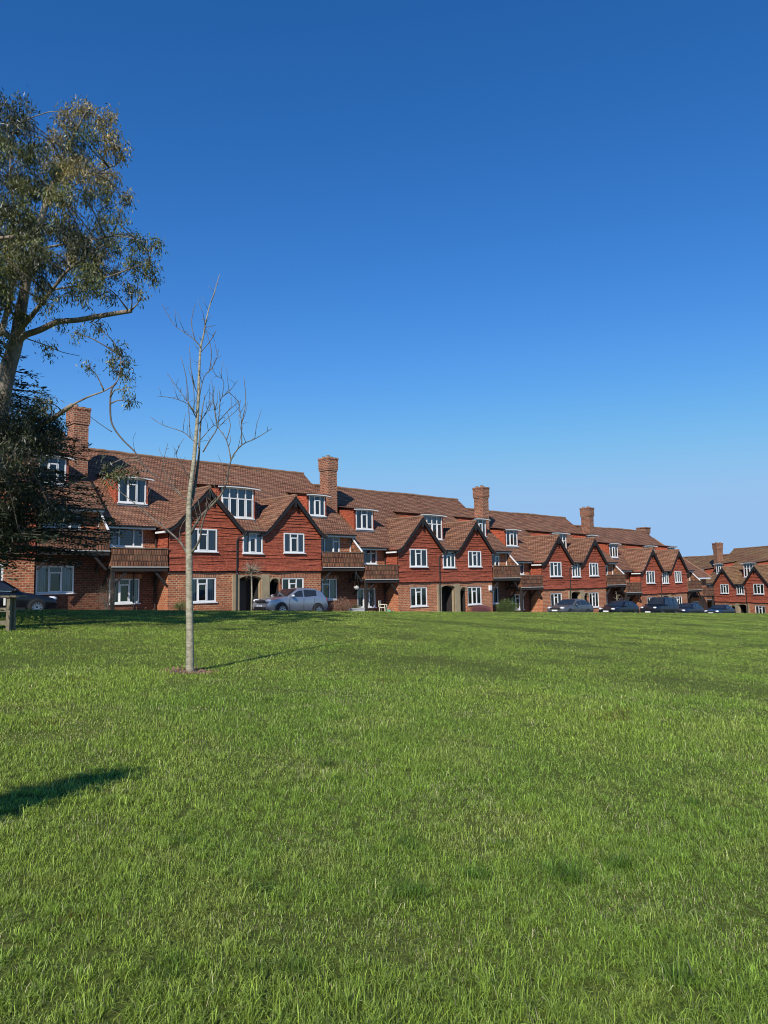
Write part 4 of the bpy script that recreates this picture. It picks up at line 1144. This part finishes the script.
cross = dict(L=4.13, W=1.77, top=[(0, .62), (.15, .83), (.9, 1.00), (1.25, 1.06), (1.95, 1.47), (2.5, 1.57), (3.2, 1.55), (3.75, 1.42), (4.0, 1.05), (4.13, .80)],
             belt=[(0, .80), (1.25, 1.02), (2.6, 1.05), (3.4, 1.13), (4.13, 1.0)], g0=1.3, g1=3.3, pillars=[(1.45, 2.28), (2.38, 3.25)], ws=(1.28, 1.95), rs=(3.72, 3.98), wf=.82, wb=3.35, wr=.34, lz=.80, mx=1.50, doors=[1.35, 2.33, 3.1])
hatch = dict(L=4.55, W=1.80, top=[(0, .58), (.15, .76), (1.0, .93), (1.35, .99), (2.1, 1.43), (2.7, 1.50), (3.5, 1.46), (4.1, 1.20), (4.35, 1.0), (4.55, .8)],
             belt=[(0, .74), (1.35, .95), (3.4, 1.02), (4.55, .98)], g0=1.5, g1=3.9, pillars=[(1.62, 2.45), (2.55, 3.35), (3.43, 3.80)], ws=(1.38, 2.10), rs=(3.62, 4.2), wf=.88, wb=3.55, wr=.325, lz=.73, mx=1.68, doors=[1.5, 2.5, 3.4])
suv = dict(L=4.8, W=1.92, top=[(0, .75), (.12, 1.02), (1.25, 1.14), (1.5, 1.22), (2.05, 1.90), (2.6, 1.98), (4.3, 1.96), (4.68, 1.84), (4.76, 1.2), (4.8, .9)],
           belt=[(0, 1.0), (1.5, 1.16), (4.8, 1.20)], g0=1.6, g1=4.5, pillars=[(1.72, 2.55), (2.66, 3.5), (3.62, 4.5)], ws=(1.53, 2.06), rs=(4.66, 4.76), wf=.95, wb=3.80, wr=.385, lz=.93, mx=1.75, doors=[1.62, 2.6, 3.56])
saloon = dict(L=4.6, W=1.80, top=[(0, .55), (.15, .72), (1.1, .90), (1.5, .96), (2.2, 1.38), (2.8, 1.44), (3.3, 1.38), (4.0, 1.05), (4.45, .98), (4.6, .7)],
              belt=[(0, .70), (1.5, .92), (4.0, 1.0), (4.6, .95)], g0=1.6, g1=3.7, pillars=[(1.75, 2.55), (2.64, 3.45)], ws=(1.53, 2.20), rs=(3.4, 3.98), wf=.9, wb=3.6, wr=.325, lz=.70, mx=1.80, doors=[1.6, 2.6, 3.4], trim='chrome')
silver = paint('silver_blue_paint', (.33, .36, .41), .6); grey = paint('grey_paint', (.12, .13, .14), .4); navy = paint('dark_blue_paint', (.008, .010, .017), .15); black = paint('black_paint', (.008, .009, .012), .1); blue = paint('blue_paint', (.010, .015, .030), .2)
def park(name, style, pm, t, q, label, flip=False, group='cars parked along the street in front of the terrace'):
    z = float(ground_tq(t, 33.0))+.022
    o = car(name, style, pm, W(t, q, z), RZ+(math.pi if flip else 0)); o.rotation_euler = (0, R(2.6)*(-1 if flip else 1), RZ+(math.pi if flip else 0))
    tag(o, label, 'car', group)
cross['mirror'] = paint('pale_mirror_paint', (.55, .56, .58), .3)
park('parked_car', cross, silver, 25.40, 34.4, 'silver-blue compact crossover parked in front of the nearest twin gables')
park('parked_car', hatch, grey, 54.2, 34.5, 'mid-grey hatchback parked in front of the third gabled block')
park('parked_car', hatch, black, 62.0, 34.4, 'low black hatchback parked between the grey car and the tall boxy vehicle')
park('parked_car', suv, navy, 69.8, 34.4, 'tall boxy dark blue off-road vehicle in front of the far gables')
park('parked_car', hatch, blue, 76.0, 34.5, 'dark blue hatchback parked just right of the tall boxy vehicle')
park('parked_car', saloon, blue, 82.9, 34.0, 'low dark blue saloon, rightmost of the parked cars')
park('parked_car', saloon, black, 9.75, 33.9, 'black saloon with silver wheels in shade at the left edge behind the timber rail', flip=True)

# ------------------------------------------------------------------ timber rail at the left edge
fx = (-9.33, 18.73); fz = ground(*fx)
fe = empty('timber_rail_fence', (fx[0], fx[1], fz)); tag(fe, 'weathered knee-high timber rail with flat top plank at the left edge of the lawn', 'fence')
def loc(name, mb_, mat, par): return mb_.build(name, mat, par)
for dx, dy in ((-.06, 0), (-.05, .20)):
    mb = MB(); mb.box(dx-.075, dx+.015, dy-.05, dy+.05, -.2, .817); loc('post', mb, 'greywood', fe)
mb = MB(); mb.box(-2.6, .20, -.10, .30, .818, .86); loc('top_plank', mb, 'greywood', fe)
for z in (.14, .46):
    mb = MB(); mb.box(-2.6, -.137, -.035, .035, z, z+.10); loc('rail', mb, 'greywood', fe)
mb = MB(); mb.box(-2.6, -2.47, -.06, .06, -.2, .80); loc('post', mb, 'greywood', fe)
mb = MB(); mb.box(-.19, -.137, -.09, -.037, .62, .80); loc('bracket', mb, 'offwhite', fe)

# ------------------------------------------------------------------ shrubs, small trees and oddments by the houses
def gtq(t, q): return W(t, q, float(ground_tq(t, max(q, 33)))+.12)
def bush(name, t, q, rx, rz, pal, label, n=3.0, leaf=(.05, .025), seed=1, hang=.1):
    p = gtq(t, q); o_ = empty(name, p); tag(o_, label, 'shrub')
    mb = MB()
    for i in range(9):
        a = random.uniform(0, 6.28); e = Vector((math.cos(a)*rx*.7, math.sin(a)*rx*.7, rz*random.uniform(.9, 1.6)))
        mb.tube([(0, 0, -.05), e*.5+Vector((0, 0, .05)), e], [.02, .014, .006], 5)
    mb.build('stem', 'twig', o_, uv=False)
    V, T = leaf_cloud([(Vector((0, 0, rz)), (rx, rx, rz), n, 0)], leaf[0], leaf[1], 26, hang, .16, [pal], seed)
    V[:, :, 2] = np.maximum(V[:, :, 2], .02)
    cards('crown', 'leaf', V, 4, T, o_)
def onx(px, q):
    a = at(px, 600, 1.0); a = Vector((a.x, a.y)); d = a.x*M[0]+a.y*M[1]; k = q/d
    return (a.x*U[0]+a.y*U[1])*k
bush('clipped_shrub', onx(507, 38.0), 38.0, .95, .62, ((.045, .085, .02), (.10, .14, .035)), 'rounded green clipped shrub by the recess of the second gabled block', 5, (.06, .035), 21)
bush('heather_shrub', onx(481, 38.2), 38.2, .85, .36, ((.16, .05, .07), (.25, .10, .11)), 'low purplish-pink shrub at the foot of a gabled wall', 5, (.05, .03), 22)
bush('low_shrub', onx(341, 37.6), 37.6, .62, .50, ((.22, .12, .08), (.32, .18, .12)), 'rusty brown low shrub just right of the silver-blue car', 4, (.06, .035), 23)
bush('straggly_shrub', onx(107, 38.0), 38.0, .55, .85, ((.12, .10, .07), (.20, .17, .12)), 'straggly bare grey shrub by the timber balcony post at left', 1.2, (.07, .010), 24)
bush('small_shrub', onx(181, 38.3), 38.3, .35, .30, ((.08, .12, .03), (.16, .18, .05)), 'small yellowish-green shrub at the wall foot beside the sapling trunk', 4, (.05, .03), 25)
# mop-headed standard in front of the porch
def small_tree(t, q, h, crown, label, pal, den):
    p = gtq(t, q); o_ = empty('small_tree', p); tag(o_, label, 'tree'); mb = MB()
    mb.tube([(0, 0, -.1), (.02, 0, h*.35), (0, .01, h*.70), (0, 0, h*.82)], [.06, .05, .045, .03], 7)
    r_ = random.Random(5)
    for i in range(60 if crown else 14):
        a = r_.uniform(0, 6.28); z0 = h*r_.uniform(.55 if not crown else .74, .95); L = (crown or .5)*r_.uniform(.5, 1.05); el = r_.uniform(-.3, 1.1)
        d = Vector((math.cos(a)*math.cos(el), math.sin(a)*math.cos(el), math.sin(el)))*L
        mb.tube([(0, 0, min(z0, h*.82)), Vector((0, 0, min(z0, h*.82)))+d*.5+Vector((0, 0, .05)), Vector((0, 0, min(z0, h*.82)))+d], [.014, .010, .005], 4)
    mb.build('trunk', 'pale_bark', o_, uv=False, smooth=True)
    if crown:
        V, T = leaf_cloud([(Vector((0, 0, h*.86)), (crown, crown, crown*.72), den, 0)], .06, .022, 20, .2, .2, [pal], 31); cards('crown', 'leaf', V, 4, T, o_)
small_tree(onx(251.5, 36.9), 36.9, 2.95, .78, 'small mop-headed tree on a thin pale stem in front of the arched porch', ((.12, .075, .05), (.22, .15, .10)), .9)
small_tree(onx(617, 36.9), 36.9, 2.4, 0, 'thin bare young tree between the grey and black parked cars', None, 0)
# chair, planter, can under the balcony
p = gtq(onx(383, 37.8), 37.8); ch = empty('garden_chair', p, RZ+.5); tag(ch, 'cream plastic garden chair standing under the balcony', 'chair')
mb = MB(); mb.box(-.24, .24, -.22, .22, .42, .46); mb.build('seat', 'cream_plastic', ch)
mb = MB(); mb.box(-.24, .24, .225, .26, .47, .92)
mb.build('backrest', 'cream_plastic', ch)
for sx in (-1, 1):
    for sy in (-1, 1): mb = MB(); mb.bar((sx*.21, sy*.19, .42), (sx*.24, sy*.22, 0), .045); mb.build('leg', 'cream_plastic', ch)
    mb = MB(); mb.bar((sx*.26, -.2, .64), (sx*.26, .24, .66), .05, .03); mb.bar((sx*.26, -.2, .63), (sx*.25, -.2, .44), .04); mb.build('armrest', 'cream_plastic', ch)
p = gtq(onx(389, 37.4), 37.4); mb = MB(); mb.tube([(0, 0, 0), (0, 0, .22), (0, 0, .26)], [.16, .14, .06], 12); mb.tube([(.12, 0, .05), (.28, 0, .24), (.33, 0, .27)], [.03, .02, .035], 8); mb.tube([(-.12, 0, .2), (-.2, 0, .3), (-.05, 0, .36), (.05, 0, .26)], .018, 7)
o = mb.build('watering_can', 'green_plastic', smooth=True); o.location = p; tag(o, 'bright green watering can on the ground beside the garden chair', 'watering can')
p = gtq(onx(356, 38.0), 38.0); pt = empty('planter', p, RZ); tag(pt, 'long pale trough planter under the balcony left of the garden chair', 'planter')
mb = MB(); mb.box(-.6, .6, -.18, .18, 0, .32); mb.box(-.63, .63, -.21, .21, .321, .36); mb.build('trough', 'offwhite', pt)
V, T = leaf_cloud([(Vector((0, 0, .45)), (.5, .15, .12), 4, 0)], .06, .03, 20, .0, .1, [((.06, .09, .03), (.2, .14, .08))], 44); cards('foliage', 'leaf', V, 4, T, pt)
p = on_block(0, 17.45, -.18, 1.35); hb = empty('hanging_basket', p); tag(hb, 'pale hanging basket on the balcony post right of the silver-blue car', 'basket')
mb = MB(); mb.blob((0, 0, 0), .17, .17, .13, 10, 6, .25); mb.build('basket', 'offwhite', hb, uv=False)
mb = MB(); mb.bar((-.14, 0, .1), (0, 0, 1.2), .015); mb.bar((.14, 0, .1), (0, 0, 1.2), .015); mb.build('chain', 'plastic', hb, uv=False)

# ------------------------------------------------------------------ light, sky, camera
sun_dir = Vector((-.27*math.cos(SUN_EL)/1.0, -.963*math.cos(SUN_EL), math.sin(SUN_EL))).normalized()
sd = bpy.data.lights.new('sun', 'SUN'); sd.energy = 5.0; sd.angle = R(.53); sd.color = (1.0, .945, .86)
so = bpy.data.objects.new('sun', sd); COL.objects.link(so); so.rotation_euler = sun_dir.to_track_quat('Z', 'Y').to_euler(); so.location = (0, 0, 60)
wd_ = bpy.data.worlds.new('World'); scene.world = wd_; wd_.use_nodes = True; nt = wd_.node_tree; nt.nodes.clear()
out = nt.nodes.new('ShaderNodeOutputWorld'); bg = nt.nodes.new('ShaderNodeBackground')
sky = nt.nodes.new('ShaderNodeTexSky'); sky.sky_type = 'NISHITA'; sky.sun_disc = False
sky.sun_elevation = SUN_EL; sky.sun_rotation = math.atan2(sun_dir.x, sun_dir.y); sky.altitude = 50; sky.air_density = 1.0; sky.dust_density = 0.0; sky.ozone_density = 3.0
hs = nt.nodes.new('ShaderNodeHueSaturation'); hs.inputs['Saturation'].default_value = 1.32
SKY = .135
nt.links.new(sky.outputs[0], hs.inputs['Color'])
sep = nt.nodes.new('ShaderNodeSeparateColor'); com = nt.nodes.new('ShaderNodeCombineColor'); nt.links.new(hs.outputs[0], sep.inputs[0])
for i, (lim, gain) in enumerate(((.315, .885), (.535, .910), (.85, 1.10))):     # clear dry air: the pale band at the horizon stays below white
    g_ = nt.nodes.new('ShaderNodeMath'); g_.operation = 'MULTIPLY'; g_.inputs[1].default_value = gain
    m_ = nt.nodes.new('ShaderNodeMath'); m_.operation = 'SMOOTH_MIN'; m_.inputs[1].default_value = lim/SKY; m_.inputs[2].default_value = .31/SKY
    nt.links.new(sep.outputs[i], g_.inputs[0]); nt.links.new(g_.outputs[0], m_.inputs[0]); nt.links.new(m_.outputs[0], com.inputs[i])
nt.links.new(com.outputs[0], bg.inputs[0]); bg.inputs[1].default_value = SKY
nt.links.new(bg.outputs[0], out.inputs[0])
cd = bpy.data.cameras.new('camera'); cam = bpy.data.objects.new('camera', cd); COL.objects.link(cam)
cd.sensor_fit = 'VERTICAL'; cd.sensor_height = 36; cd.lens = FOC/1024*36; cd.clip_end = 3000; cd.clip_start = .1
Xv = Vector((1, 0, 0)); Uv = Vector((0, -math.sin(PITCH), math.cos(PITCH))); Fv = Vector((0, math.cos(PITCH), math.sin(PITCH)))
rv = Xv*math.cos(ROLL)+Uv*math.sin(ROLL); uv_ = -Xv*math.sin(ROLL)+Uv*math.cos(ROLL)
mw = Matrix((rv, uv_, -Fv)).transposed().to_4x4(); mw.translation = Vector((0, 0, EYE)); cam.matrix_world = mw
scene.camera = cam
scene.cycles.pixel_filter_type = 'BLACKMAN_HARRIS'; scene.cycles.filter_width = 1.05
scene.view_settings.view_transform = 'Standard'; scene.view_settings.look = 'None'; scene.view_settings.exposure = 0; scene.view_settings.gamma = 1
